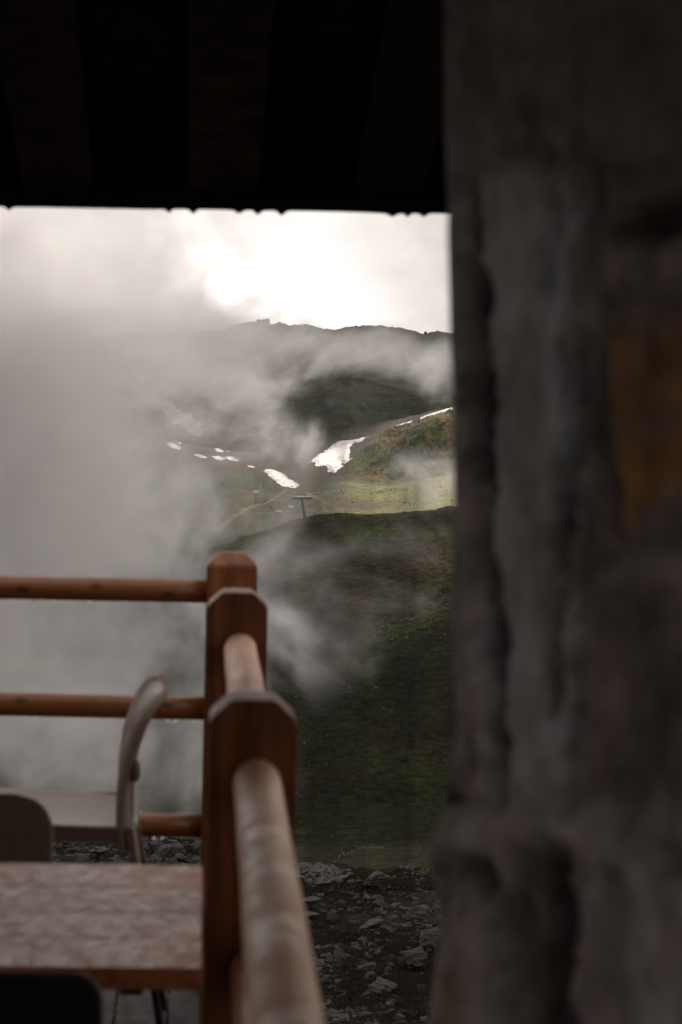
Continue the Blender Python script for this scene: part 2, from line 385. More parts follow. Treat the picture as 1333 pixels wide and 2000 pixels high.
TRACKS = ((hits([(415, 1060), (432, 1035), (455, 1012), (480, 996), (515, 985), (545, 968), (560, 955)], 690, 950), .45, C(.30, .25, .19), .8),
          (hits([(408, 1060), (424, 1036), (448, 1011), (474, 995), (510, 982)], 690, 950), .4, C(.28, .24, .19), .7),
          (hits([(280, 1000), (330, 985), (400, 968), (450, 962), (520, 956)], 690, 990), .5, C(.16, .16, .08), .7),
          (hits([(600, 962), (625, 975), (650, 988), (672, 996)], 690, 950), .8, C(.28, .235, .17), .7),
          (hits([(660, 990), (640, 1000), (628, 985), (655, 975), (668, 985)], 690, 950), .5, C(.28, .235, .17), .5))

a0, a1 = ab(-40, 1000)[0], ab(930, 1000)[0]
cols_a = np.concatenate([np.linspace(-.85, a0 - .06, 40), np.linspace(a0 - .06, a0, 20)[1:], np.linspace(a0, a1, 560)[1:], np.linspace(a1, a1 + .1, 40)[1:], np.linspace(a1 + .1, .85, 40)[1:]])
rows_d = np.concatenate([np.linspace(9, 78, 30), np.linspace(80, 160, 190), np.linspace(162, 355, 34), np.linspace(357, 545, 420), np.linspace(550, 690, 24),
                         np.linspace(695, 1050, 250), np.linspace(1055, 1345, 170), np.linspace(1350, 1550, 30), np.linspace(1556, 1870, 110), np.linspace(1890, 3200, 24)])
Yg = np.broadcast_to(rows_d[:, None], (len(rows_d), len(cols_a))).copy(); Xg = Yg * cols_a[None, :]
Zg = H(Xg, Yg); TG = ground_tint(Xg, Yg, Zg)
m_ground, nt, b = material('hillside_turf', rough=.95, spec=.12)
at = N(nt, 'ShaderNodeAttribute', attribute_name='tint'); oc = objco(nt)
n1 = noise(nt, mapped(nt, oc, (.45, .8, 1.2)), 1.1, 7, .74, .4); n2 = noise(nt, oc, .16, 5, .6); n3 = noise(nt, oc, 4.0, 4, .7)
v = math_(nt, 'MULTIPLY', math_(nt, 'MULTIPLY_ADD', ramp(nt, n1, [(.36, 0), (.64, 1)]), 1.55, .22), math_(nt, 'MULTIPLY_ADD', n2, .9, .55))
v = math_(nt, 'MULTIPLY', v, math_(nt, 'MULTIPLY_ADD', ramp(nt, n3, [(.35, 0), (.65, 1)]), .9, .5))
sc_ = N(nt, 'ShaderNodeVectorMath', operation='SCALE'); nt.links.new(at.outputs['Color'], sc_.inputs[0]); nt.links.new(v, sc_.inputs['Scale'])
nt.links.new(sc_.outputs[0], b.inputs['Base Color'])
bump(nt, b, math_(nt, 'ADD', n1, math_(nt, 'MULTIPLY', n3, .25)), 1.0, 1.6)
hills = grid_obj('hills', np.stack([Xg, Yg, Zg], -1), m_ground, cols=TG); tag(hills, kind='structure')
# ground under and behind the terrace
gx, gy = np.meshgrid(np.linspace(-60, 60, 61), np.linspace(-60, 12, 37))
gz = np.where(gy > 3, -2.5 - (gy - 3) * .12, -2.5) + .15 * fbm(gx / 5, gy / 5)
gnd = grid_obj('ground', np.stack([gx, gy, gz], -1), m_ground, cols=np.broadcast_to(HEATH * 1.5, gx.shape + (3,)).copy()); tag(gnd, kind='structure')

# ------------------------------------------------------------------ snow patches
m_snow, nt, b = material('old_snow', (.80, .74, .70), .6, .3)
oc = objco(nt); s1 = noise(nt, oc, .12, 5, .65); s2 = noise(nt, mapped(nt, oc, (1, .5, 1)), .8, 4, .6)
nt.links.new(mixc(nt, ramp(nt, s1, [(.40, 0), (.66, 1)]), (.36, .325, .30), (.21, .175, .155)), b.inputs['Base Color'])
bump(nt, b, math_(nt, 'ADD', s1, s2), .5, .6)
def inside(px, py, poly):
    r = np.zeros(px.shape, bool); n = len(poly)
    for i in range(n):
        x0, y0 = poly[i]; x1, y1 = poly[(i + 1) % n]
        if y0 == y1: continue
        r ^= ((y0 > py) != (y1 > py)) & (px < (x1 - x0) * (py - y0) / (y1 - y0) + x0)
    return r
def snow(poly, label, dmin, dmax, jag=.9):
    """a sheet of old snow lying on the slope: raised 0.3 m in the middle, thinning to its edge"""
    poly = [(x, y) for x, y in poly]
    w = np.array([hit(x, y, dmin, dmax) for x, y in poly])
    pw = w[:, :2]; mn, mx_ = pw.min(0) - 2, pw.max(0) + 2
    nx = int(np.clip((mx_[0] - mn[0]) / .22, 30, 260)); ny = int(np.clip((mx_[1] - mn[1]) / .5, 30, 300))
    gx, gy = np.meshgrid(np.linspace(mn[0], mx_[0], nx), np.linspace(mn[1], mx_[1], ny))
    jx = gx + jag * .9 * fbm(gx / 3, gy / 9, 4, .6, 50); jy = gy + jag * 5 * fbm(gx / 3, gy / 9, 4, .6, 51)
    ins = inside(jx, jy, [tuple(p) for p in pw])
    ed = pdist(jx, jy * .35, np.vstack([pw, pw[:1]]) * [1, .35])
    hgt = np.where(ins, .08 + .5 * ss(0, 2.0, ed), .08 - 1.2 * ss(0, .6, ed))
    P = np.stack([gx, gy, H(gx, gy) + hgt + .05 * fbm(gx / 2, gy / 3, 3, seed=52)], -1)
    c0 = P[ins].mean(0) if ins.any() else P.reshape(-1, 3).mean(0)
    m = ins.copy(); 
    for _ in range(2):
        m2 = m.copy(); m2[1:] |= m[:-1]; m2[:-1] |= m[1:]; m2[:, 1:] |= m[:, :-1]; m2[:, :-1] |= m[:, 1:]; m = m2
    o = grid_obj('snow_patch', P - c0, m_snow, mask=m); o.location = c0
    tag(o, label, 'snow patch', 'patches of old snow on the mountainside'); return o
snow([(603, 903), (628, 884), (645, 872), (668, 862), (690, 858), (722, 852), (708, 860), (690, 866), (684, 878), (682, 890), (690, 896), (668, 902), (668, 912), (655, 923), (644, 921), (636, 908), (618, 911), (618, 903)],
     'largest snow patch, a broad ragged wedge lying in the gully left of the grassy mound', 960, 1330)
snow([(513, 918), (535, 919), (553, 925), (563, 935), (587, 949), (580, 953), (556, 951), (542, 942), (530, 932)], 'tapering snow patch just above the chairlift pylon', 880, 1100)
snow([(300, 780), (325, 785), (345, 798), (372, 808), (392, 828), (396, 843), (386, 848), (352, 832), (325, 812)], 'long snow patch half hidden in the mist, highest on the left', 1060, 1330)
snow([(822, 815), (850, 806), (884, 796), (884, 800), (850, 810), (826, 818)], 'thin snow strip along the top of the grassy mound beside the stone wall', 960, 1300, .3)
snow([(774, 832), (790, 826), (806, 821), (804, 825), (786, 832)], 'short snow sliver at the foot of the grey scree above the mound', 960, 1300, .3)
snow([(325, 866), (340, 866), (356, 874), (350, 878), (336, 875)], 'small snow patch under the long misty one', 900, 1250, .4)
snow([(345, 864), (357, 865), (352, 868)], 'tiny snow fleck beside the small left patch', 900, 1250, .2)
snow([(418, 876), (434, 879), (438, 883), (424, 882)], 'small snow fleck above the broken snow streak', 900, 1250, .3)
snow([(441, 879), (450, 881), (446, 883)], 'tiniest snow fleck, right of the small one above the streak', 900, 1250, .2)
snow([(378, 887), (392, 889), (406, 894), (398, 895), (384, 891)], 'left piece of the broken snow streak', 900, 1200, .3)
snow([(412, 892), (430, 892), (442, 897), (434, 899), (420, 896)], 'middle piece of the broken snow streak', 900, 1200, .3)
snow([(438, 893), (452, 894), (468, 900), (456, 900), (444, 897)], 'right piece of the broken snow streak', 900, 1200, .3)
snow([(483, 910), (496, 911), (499, 914), (488, 913)], 'short snow dash just left of the tapering patch', 880, 1200, .2)
snow([(400, 1062), (418, 1062), (414, 1066), (404, 1066)], 'small snow remnant by the track, lowest on the hillside', 690, 900, .2)

# ------------------------------------------------------------------ rocks
def rock_mesh(name, seed, flat=.7, sub=1, pts=16):
    r = random.Random(seed); bm = bmesh.new()
    for _ in range(pts):
        v = Vector((r.gauss(0, 1), r.gauss(0, 1), r.gauss(0, 1))); v.normalize()
        v = Vector((v.x * .5, v.y * .42, v.z * .5 * flat)) * r.uniform(.75, 1.1); bm.verts.new(v)
    res = bmesh.ops.convex_hull(bm, input=bm.verts[:])
    bmesh.ops.delete(bm, geom=[g for g in res['geom_interior'] if isinstance(g, bmesh.types.BMVert)], context='VERTS')
    if sub:
        bmesh.ops.bevel(bm, geom=bm.edges[:], offset=.02, segments=1, affect='EDGES')
        bmesh.ops.triangulate(bm, faces=bm.faces[:])
        bmesh.ops.subdivide_edges(bm, edges=bm.edges[:], cuts=3, use_grid_fill=True)
        for v in bm.verts:
            n = mnoise.noise(v.co * 4 + Vector((seed, 0, 0))) * .07 + mnoise.noise(v.co * 9 + Vector((0, seed, 0))) * .045 + .02 * math.sin((v.co.z + .4 * v.co.x) * 38 + seed)
            v.co += v.co.normalized() * n
    bm.normal_update(); me = bpy.data.meshes.new(name); bm.to_mesh(me); bm.free(); return me
m_rock, nt, b = material('lichened_grey_rock', rough=.85, spec=.35)
oc = objco(nt); info = nt.nodes.new('ShaderNodeObjectInfo')
k1 = noise(nt, mapped(nt, oc, (1, 1, 3), rot=(.5, .3, 0)), 5, 6, .65); k2 = noise(nt, oc, 1.7, 4, .6)
cA = mixc(nt, ramp(nt, k1, [(.3, 0), (.7, 1)]), (.009, .008, .007), (.088, .083, .074))
cA = mixc(nt, ramp(nt, k2, [(.5, 0), (.68, .7)]), cA, (.055, .055, .030))
cA = mixc(nt, math_(nt, 'MULTIPLY', info.outputs['Random'], .55), cA, (.05, .045, .038))
nt.links.new(cA, b.inputs['Base Color']); bump(nt, b, k1, 1.0, .15)
m_pale, nt, b = material('pale_rubble', rough=.8, spec=.35)
k1 = noise(nt, objco(nt), 2.2, 5, .6); nt.links.new(mixc(nt, k1, (.025, .022, .02), (.10, .093, .085)), b.inputs['Base Color'])
meshes = [rock_mesh('boulder', 100 + i, .55 + .1 * (i % 4), 1, 13 + i % 5) for i in range(9)]
for me in meshes: me.materials.append(m_rock)
def boulder(px, py, wpx, label, group=None, k=0, rot=None, lift=.12, squash=1, mat=None, d0=78):
    p = hit(px, py, d0, 160); s = wpx / FPX * p.y / .95
    me = meshes[k % 9]
    if mat: me = me.copy(); me.materials.clear(); me.materials.append(mat)
    o = bpy.data.objects.new('boulder', me); col.objects.link(o)
    o.scale = (s, s, s * squash); o.rotation_euler = rot or (rng.uniform(-.4, .4), rng.uniform(-.4, .4), rng.uniform(0, 6.28))
    o.location = p + Vector((0, 0, s * lift)); tag(o, label, 'boulder', group); return o
GB = 'boulders strewn below the terrace'
boulder(812, 1890, 62, 'biggest pale cleft boulder near the foot of the stone wall', GB, 1, (0.1, .1, 2.2), .3, 1.25)
boulder(783, 1880, 22, 'small pale rock leaning on the left of the biggest cleft boulder', GB, 3)
boulder(663, 1885, 34, 'pointed grey boulder standing alone beside the near handrail', GB, 5, (.2, .4, .4), .4, 1.5)
boulder(643, 1890, 16, 'small white-topped rock at the left foot of the pointed boulder', GB, 2)
boulder(650, 1800, 28, 'blocky pale boulder with a dark front, level with the flat slabs', GB, 7, (.1, .2, .9), .35, 1.1)
boulder(606, 1780, 52, 'wide flat pale slab stacked beside the near handrail', GB, 0, (.05, .05, .1), .4, .55)
boulder(604, 1796, 44, 'dark slab lying under the wide pale slab', GB, 4, (.05, .1, .5), .2, .5)
boulder(735, 1735, 66, 'long slanting slab in the middle of the boulder slope crest', GB, 6, (.1, -.35, .1), .3, .6)
boulder(742, 1780, 32, 'upright wedge boulder below the long slanting slab', GB, 8, (.5, .6, .2), .35, 1.3)
boulder(715, 1895, 40, 'low rounded grey boulder left of the biggest cleft boulder', GB, 2, None, .15, .7)
boulder(745, 1940, 72, 'large mottled boulder lowest in view between handrail and wall', GB, 3, (.1, .1, 1), .12, .8)
boulder(820, 1800, 56, 'big greenish ledge boulder against the right edge of the slope', GB, 5, (.2, -.3, .3), .3, .9)
boulder(840, 1850, 46, 'steep dark boulder above the biggest cleft one', GB, 7, (.4, .2, 2), .3, 1.3)
boulder(725, 1815, 60, 'long low ridge of rock crossing the middle of the slope', GB, 4, (0, -.25, .1), .15, .5)
boulder(695, 1938, 6, 'tiny round white stone among the heather', GB, 4, None, .3)
boulder(195, 1678, 46, 'flat pale-rimmed boulder in the rock pile under the chair seat', GB, 0, (.1, .05, .1), .35, .6)
boulder(325, 1682, 52, 'large lichened boulder in the rock pile, just left of the corner post', GB, 6, (.2, .1, .8), .35, 1.0)
boulder(163, 1690, 30, 'fan-shaped pale boulder at the table edge between the two chairs', GB, 8, (.6, .1, .3), .3, 1.2)
def rock_label(px, py, w, k):
    sz = ('small' if w < 12 else 'middling' if w < 19 else 'large') + (' flat' if k % 3 == 0 else ' angular' if k % 3 == 1 else ' slanting')
    v = 'near the slope crest' if py < 1780 else 'halfway down the slope' if py < 1900 else 'at the bottom of the view'
    u = 'beside the near handrail' if px < 650 else 'close to the stone wall' if px > 790 else 'between handrail and stone wall'
    return '%s grey rock %s, %s' % (sz, u, v)
def pile_label(px, py, w, k):
    sz = ('small' if w < 17 else 'middling' if w < 26 else 'large') + (' flat' if k % 3 == 0 else ' angular' if k % 3 == 1 else ' jagged')
    u = 'behind the cut-off chair' if px < 100 else 'under the chair seat' if px < 250 else 'left of the corner post'
    v = 'at the top of the pile' if py < 1670 else 'just above the table edge'
    return '%s dark rock %s, %s' % (sz, u, v)
placed = 0; rr = random.Random(5)
while placed < 170:                                # right-hand slope: scattered
    px = rr.uniform(575, 880); py = rr.uniform(1705, 2010)
    w = rr.choice([9, 10, 12, 14, 18, 24]) * (1 + (py - 1700) / 900)
    boulder(px, py, w, rock_label(px, py, w, placed), 'rocks scattered in the heather', rr.randrange(9), None, rr.uniform(.0, .25), rr.uniform(.5, 1.1)); placed += 1
placed = 0
while placed < 105:                                # left-hand pile, packed
    px = rr.uniform(-20, 400); py = rr.uniform(1645, 1712)
    w = rr.choice([12, 15, 18, 24, 30, 36])
    boulder(px, py, w, pile_label(px, py, w, placed), 'rocks of the pile behind the far railing', rr.randrange(9), None, rr.uniform(.1, .4), rr.uniform(.5, 1.2)); placed += 1
def scatter(name, label, cat, mat, pts, seed, tiny=True):
    """many small stones as one countless mass"""
    r = random.Random(seed); base = []
    for i in range(5):
        me = rock_mesh('tmp', seed + i, .6, 0, 9); base.append(([v.co.copy() for v in me.vertices], [tuple(p.vertices) for p in me.polygons])); bpy.data.meshes.remove(me)
    V, F = [], []
    for (p, s) in pts:
        vs, fs = base[r.randrange(5)]; o = len(V); M = Matrix.Rotation(r.uniform(0, 6.3), 3, 'Z') @ Matrix.Rotation(r.uniform(-.5, .5), 3, 'X')
        V += [p + (M @ v) * s for v in vs]; F += [tuple(i + o for i in f) for f in fs]
    o = mesh_obj(name, V, F, mat); tag(o, label, cat, kind='stuff'); return o
def zat(x, y): return float(H(x, y))
pts = []
for _ in range(9000):
    y = rr.uniform(84, 158); a = rr.uniform(ab(-60, 1800)[0], ab(900, 1800)[0]); x = a * y
    if mnoise.noise(Vector((x * .12, y * .12, 3))) < -.15 and a > ab(520, 1800)[0]: continue
    pts.append((Vector((x, y, zat(x, y) + .0)), rr.choice([.12, .16, .22, .32, .45, .6])))
scatter('rubble', 'small dark stones filling the gaps between the boulders', 'rubble', m_rock, pts, 31)
pts = []
for _ in range(420):
    px = rr.gauss(612, 26); py = 1690 + abs(rr.gauss(0, 14)) + (px - 580) * .12
    if px < 560 or px > 690: continue
    p = hit(px, py, 120, 160); pts.append((p + Vector((0, 0, .1)), rr.choice([.2, .3, .45, .7, 1.0])))
for _ in range(60):
    px = rr.uniform(780, 900); py = rr.uniform(1688, 1712); p = hit(px, py, 120, 160); pts.append((p + Vector((0, 0, .1)), rr.uniform(.2, .5)))
scatter('pale_rubble', 'heap of pale broken stones on the crest beside the near post', 'rubble', m_pale, pts, 41)
m_stone, nt, b = material('hillside_stone', rough=.85, spec=.3)
k1 = noise(nt, objco(nt), 1.1, 4, .6); nt.links.new(mixc(nt, k1, (.05, .046, .04), (.23, .21, .185)), b.inputs['Base Color'])
pts = []
for _ in range(4200):
    y = rr.uniform(386, 535) if rr.random() < .8 else rr.uniform(386, 440); a = rr.uniform(ab(60, 1300)[0], ab(910, 1300)[0]); x = a * y
    if mnoise.noise(Vector((x * .05, y * .04, 9))) < rr.uniform(-.25, .35): continue
    s = .12 / max(rr.random(), .03) ** .6; pts.append((Vector((x, y, zat(x, y) + s * .12)), min(s, .62)))
for _ in range(160):                               # the walls of dry stones and stones lining the ravine
    t = rr.random(); i = min(int(t * (len(_r1) - 1)), len(_r1) - 2); q = _r1[i] + (_r1[i + 1] - _r1[i]) * rr.random()
    x, y = q + np.array([rr.gauss(0, .9), rr.gauss(0, .9)]); pts.append((Vector((x, y, zat(x, y) + .1)), rr.uniform(.3, 1.0)))
for _ in range(110):
    i = rr.randrange(len(_r3) - 1); q = _r3[i] + (_r3[i + 1] - _r3[i]) * rr.random()
    x, y = q + np.array([rr.gauss(0, .35), rr.gauss(0, .5)]); pts.append((Vector((x, y, zat(x, y) + .1)), rr.uniform(.2, .55)))
for _ in range(130):
    px = rr.uniform(700, 860) if rr.random() < .5 else rr.gauss(728, 14); p = hit(px, 1655 + (px - 700) * .03 + rr.gauss(0, 1.2), 350, 392); pts.append((p + Vector((0, 0, .0)), rr.uniform(.1, .42)))
for _ in range(500):                               # far meadow, mound, spur
    px, py = rr.uniform(420, 890), rr.uniform(740, 1005); p = hit(px, py, 690, 1900); s = rr.uniform(.25, .6) / max(rr.random(), .15) ** .5; pts.append((p + Vector((0, 0, .1 * s)), s))
for cx, cy, rx, ry, n in ((762, 958, 14, 4, 26), (808, 985, 14, 6, 34), (840, 940, 40, 4, 34), (745, 962, 10, 3, 30), (735, 922, 5, 8, 12), (785, 910, 4, 3, 6), (590, 1008, 16, 5, 20)):
    for _ in range(n):
        p = hit(rr.gauss(cx, rx * .6), rr.gauss(cy, ry * .6), 690, 1100); pts.append((p + Vector((0, 0, .05)), rr.uniform(.3, 1.1)))
scatter('scattered_stones', 'pale stones strewn over the grassy hillsides', 'stones', m_stone, pts, 61)
# stones on the skyline
for px, wpx, hpx, k, lb in ((519, 22, 11, 2, 'squat square rock tower on the skyline'), (507, 16, 8, 5, 'lower rock block left of the squat rock tower on the skyline'), (546, 12, 7, 1, 'low rock bump right of the rock tower on the skyline'),
                        (832, 9, 7, 3, 'small rock knob on the skyline near the stone wall')):
    a, _ = ab(px, 640); d = 1846; s = d / FPX
    me = meshes[k]; o = bpy.data.objects.new('rock_outcrop', me); col.objects.link(o)
    o.scale = (wpx * s, wpx * s, hpx * 1.9 * s); o.location = (a * d, d, zat(a * d, d) + hpx * .25 * s); tag(o, lb, 'rock', 'rocks on the skyline')

# ------------------------------------------------------------------ heather, grass tussocks and shrubs
def leaf_mass(name, centres, mat, seed, n_per, leaf, parent=None):
    r = random.Random(seed); V, F = [], []
    for (p, rad, hgt) in centres:
        for _ in range(n_per):
            th = r.uniform(0, 6.283); ph = math.acos(r.uniform(0, 1)); q = rad * r.uniform(.75, 1.05)
            c = p + Vector((q * math.sin(ph) * math.cos(th), q * math.sin(ph) * math.sin(th), hgt * math.cos(ph) * r.uniform(.6, 1.05)))
            u = Vector((r.gauss(0, 1), r.gauss(0, 1), r.gauss(0, 1))).normalized() * leaf * r.uniform(.6, 1.4); w = u.orthogonal().normalized() * leaf * .6
            k = len(V); V += [c - u, c + w, c + u]; F.append((k, k + 1, k + 2))
    return mesh_obj(name, V, F, mat, parent)
m_heath, nt, b = material('heather', rough=.9, spec=.1)
k1 = noise(nt, objco(nt), .35, 4, .6); k2 = noise(nt, objco(nt), 6, 2, .6)
nt.links.new(mixc(nt, k2, mixc(nt, ramp(nt, k1, [(.42, 0), (.6, 1)]), (.009, .006, .004), (.011, .011, .005)), (.022, .017, .008)), b.inputs['Base Color'])
cs = []
for _ in range(1700):
    y = rr.uniform(84, 154); a = rr.uniform(ab(520, 1800)[0], ab(900, 1800)[0]); x = a * y
    if mnoise.noise(Vector((x * .14, y * .14, 5))) < -.2: continue
    cs.append((Vector((x, y, zat(x, y) - .05)), rr.uniform(.3, .9), rr.uniform(.15, .4)))
tag(leaf_mass('heather', cs, m_heath, 3, 70, .07), 'dark brown heather covering the ground between the rocks', 'heather', kind='stuff')
m_tuft, nt, b = material('tussock_grass', rough=.9, spec=.1)
k1 = noise(nt, objco(nt), .06, 4, .6); k2 = noise(nt, objco(nt), 1.2, 2, .6)
nt.links.new(mixc(nt, k2, mixc(nt, ramp(nt, k1, [(.46, 0), (.54, 1)]), (.007, .008, .004), (.026, .033, .010)), (.045, .038, .018)), b.inputs['Base Color'])
cs = []
for _ in range(5200):
    y = rr.uniform(386, 520); a = rr.uniform(ab(380, 1300)[0], ab(910, 1300)[0]); x = a * y
    q_ = 1 + 1.1 * max(0, mnoise.noise(Vector((x * .09, y * .07, 2)))); cs.append((Vector((x, y, zat(x, y) - .1)), rr.uniform(.35, 1.1) * q_, rr.uniform(.2, .5) * q_))
tag(leaf_mass('grass_tussocks', cs, m_tuft, 4, 16, .16), 'coarse dark green grass tussocks on the steep hillside', 'grass', kind='stuff')
m_shrub, nt, b = material('dwarf_shrub_leaves', rough=.8, spec=.2)
k2 = noise(nt, objco(nt), 5, 2, .6); nt.links.new(mixc(nt, k2, (.008, .012, .005), (.022, .03, .010)), b.inputs['Base Color'])
m_tw, nt, b = material('shrub_twigs', (.05, .035, .025), .9, .2)
def shrub(px, py, wpx, label, d0, d1, group='dark dwarf shrubs'):
    p = hit(px, py, d0, d1); r = wpx / FPX * p.y / 2
    o = empty('shrub', p); 
    lf = leaf_mass('foliage', [(Vector((rr.uniform(-.3, .3) * r, rr.uniform(-.3, .3) * r, 0)), r * .85, r * rr.uniform(.7, .95)) for _ in range(4)], m_shrub, int(px), 320, r * .09, o)
    bm = bmesh.new()
    for k in range(6): add_tube(bm, (0, 0, -.1 * r), (rr.uniform(-.5, .5) * r, rr.uniform(-.5, .5) * r, .5 * r), .03 * r, .012 * r, 5)
    bm_obj('stem', bm, m_tw, o); tag(o, label, 'shrub', group); return o
shrub(711, 1704, 30, 'round dark shrub on the crest of the boulder slope, in front of the valley floor', 120, 160)
shrub(690, 1708, 24, 'low dark shrub just left of the round one on the crest', 120, 160)
shrub(590, 1712, 30, 'dark shrub below the pale rubble, next to the near railing post', 100, 160)
shrub(705, 799, 21, 'dark oval shrub in the middle of the green spur', 1140, 1330)
shrub(670, 780, 30, 'wide dark shrub up and left of the oval one on the green spur', 1140, 1330)
shrub(650, 1657, 8, 'small bush at the far edge of the valley floor', 376, 400)

# ------------------------------------------------------------------ ski lift
m_steel, nt, b = material('dark_galvanised_steel', (.045, .045, .048), .5, .5); b.inputs['Metallic'].default_value = .4
k1 = noise(nt, objco(nt), 2, 3); nt.links.new(mixc(nt, k1, (.035, .035, .038), (.075, .075, .078)), b.inputs['Base Color'])
m_white, nt, b = material('weathered_white_metal', (.65, .62, .58), .5, .4)
k1 = noise(nt, objco(nt), 3, 3); nt.links.new(mixc(nt, k1, (.5, .48, .45), (.72, .69, .65)), b.inputs['Base Color'])
bp = hit(597, 1019, 690, 900); TD = bp.y; S = TD / FPX                # metres per photo pixel at the tower
top = pix(590, 975, TD); ty = empty('chairlift_pylon', bp - Vector((0, 0, .5)))
o0 = ty.location.copy()
def rel(p): return Vector(p) - o0
bm = bmesh.new(); add_tube(bm, (0, 0, 0), rel(top), .48, .34, 14, 4); bm_obj('mast', bm, m_steel, ty, True)
bm = bmesh.new(); add_box(bm, rel(top) + Vector((0, 0, .35)), (5.0, .7, .7), bev=.05); add_box(bm, rel(top) + Vector((-.1, 0, -.1)), (.9, .9, .8), bev=.05); bm_obj('crossarm', bm, m_steel, ty)
ldir = Vector((-.45, -.88, -.02)).normalized() if False else Vector((.55, .83, 0)).normalized()
sheave_pos = []
for sx in (-2.1, 1.9):
    c = rel(top) + Vector((sx, 0, .25)); sheave_pos.append(c + o0)
    bm = bmesh.new(); rot = Matrix.Rotation(math.atan2(ldir.y, ldir.x), 3, 'Z'); add_box(bm, c, (3.4, .2, .5), rot); sh = bm_obj('sheave_train', bm, m_steel, ty)
    for t in (-1.3, -.45, .45, 1.3):
        bm = bmesh.new(); w = c + ldir * t + Vector((0, 0, .12)); nrm = Vector((-ldir.y, ldir.x, 0)); add_tube(bm, w - nrm * .1, w + nrm * .1, .42, .42, 14); bm_obj('wheel', bm, m_steel, sh)
bm = bmesh.new()
for sx in (-1.6, 0, .9):
    for z in (0, 1): pass
    add_tube(bm, rel(top) + Vector((sx, -.3, .5)), rel(top) + Vector((sx, -.3, 1.5)), .06)
add_box(bm, rel(top) + Vector((-.35, -.3, 1.5)), (2.9, .14, .14)); add_box(bm, rel(top) + Vector((-.35, -.3, 1.0)), (2.7, .08, .08)); add_box(bm, rel(top) + Vector((-.35, 0, .68)), (3.3, .9, .16))
bm_obj('service_platform', bm, m_steel, ty)
bm = bmesh.new()
for k in range(14): add_box(bm, rel(top) * (k + 1) / 15 + Vector((.55, -.35, 0)), (.35, .04, .04))
add_tube(bm, Vector((.8, -.35, .3)), rel(top) + Vector((.6, -.35, 0)), .03); bm_obj('ladder', bm, m_steel, ty)
tag(ty, 'dark steel chairlift pylon with crossarm and wheels at the near edge of the sunlit meadow', 'ski lift pylon')
cab = []
for i, c in enumerate(sheave_pos):
    bm = bmesh.new(); prev = None
    pts = []
    for t in np.linspace(-420, 300, 37):
        pts.append(c + ldir * t + Vector((0, 0, .42 + (.045 * t if t > 0 else -.02 * t) - .00005 * t * (t + 0) * 0)))
    for p, q in zip(pts[:-1], pts[1:]): add_tube(bm, p, q, .05, .05, 6)
    cb = bm_obj('lift_cable', bm, m_steel); cab.append(cb)
    tag(cb, 'thin haul cable resting on the ' + ('left' if i == 0 else 'right') + ' wheels of the chairlift pylon', 'cable', 'haul cables of the chairlift')
def lift_chair(p, label):
    o = empty('lift_chair', p)
    bm = bmesh.new(); add_tube(bm, (0, 0, 0), (0, 0, -2.2), .05, .05, 6); add_box(bm, (0, 0, .03), (.3, .2, .18)); add_tube(bm, (-.8, 0, -2.2), (.8, 0, -2.2), .04, .04, 6); bm_obj('hanger', bm, m_steel, o)
    bm = bmesh.new(); add_box(bm, (0, -.25, -3.0), (1.9, .55, .09), bev=.03); bm_obj('seat', bm, m_white, o)
    bm = bmesh.new(); add_box(bm, (0, .05, -2.7), (1.9, .08, .5), Matrix.Rotation(R(-8), 3, 'X'), bev=.03); bm_obj('backrest', bm, m_white, o)
    bm = bmesh.new()
    for s in (-.9, .9): add_tube(bm, (s, 0, -2.2), (s, 0, -3.0), .035, .035, 6)
    bm_obj('side_frame', bm, m_steel, o); tag(o, label, 'chairlift chair', 'chairs hanging from the lift cable')
c0 = sheave_pos[0]
cc = c0 + Vector((-.35, 0, .15)); lift_chair(c0 + ldir * -1.9 + Vector((0, 0, .42)), 'white chairlift chair hanging right beside the pylon')
lift_chair(pix(546, 979, TD - 12), 'fainter chairlift chair farther left of the pylon, down the slope')
# snow lances: thin slanted poles along the piste
def lance(x0, y0, x1, y1, label, d0=690, d1=1000):
    p = hit(x0, y0, d0, d1); q = pix(x1, y1, p.y - 1); o = empty('snow_lance', p); r_ = q - p
    bm = bmesh.new(); add_tube(bm, (0, 0, -.2), r_, .07, .04, 8); bm_obj('pole', bm, m_white, o, True)
    bm = bmesh.new(); add_box(bm, r_, (.22, .3, .3), bev=.03); bm_obj('nozzle', bm, m_steel, o)
    bm = bmesh.new(); add_tube(bm, (.1, 0, -.2), (.1, 0, .9), .12, .12, 8); bm_obj('hydrant', bm, m_steel, o)
    tag(o, label, 'pole', 'thin slanted poles along the piste')
lance(503, 971, 512, 945, 'thin pale slanted pole beside the small box post')
lance(463, 1043, 470, 1026, 'thin slanted pole above the far railing post')
lance(383, 1066, 388, 1045, 'leftmost thin slanted pole, faint in the mist')
lance(477, 926, 485, 912, 'highest thin slanted pole, next to the short snow dash', 690, 1000)
bpz = hit(500, 981, 690, 1000); o = empty('box_post', bpz); s = bpz.y / FPX
bm = bmesh.new(); add_tube(bm, (0, 0, -.2), (0, 0, 20 * s), .12, .1, 8); bm_obj('post', bm, m_steel, o)
bm = bmesh.new(); add_box(bm, (.1, 0, 20 * s), (9 * s, .6, 4 * s), bev=.05); bm_obj('box', bm, m_white, o)
tag(o, 'small post with a pale box on top, left of the chairlift pylon', 'equipment post')
# marker pole near the seat
p = hit(276, 1590, 384, 410); o = empty('marker_pole', p); s = p.y / FPX
bm = bmesh.new(); add_tube(bm, (0, 0, -.2), (0, 0, 9 * s), .09, .09, 8); bm_obj('white_section', bm, m_white, o)
bm = bmesh.new(); add_tube(bm, (0, 0, 9 * s), (0, 0, 16 * s), .09, .09, 8); bm_obj('black_section', bm, m_steel, o)
tag(o, 'thin black and white marker pole just right of the chair back, above the lowest rail', 'marker pole')
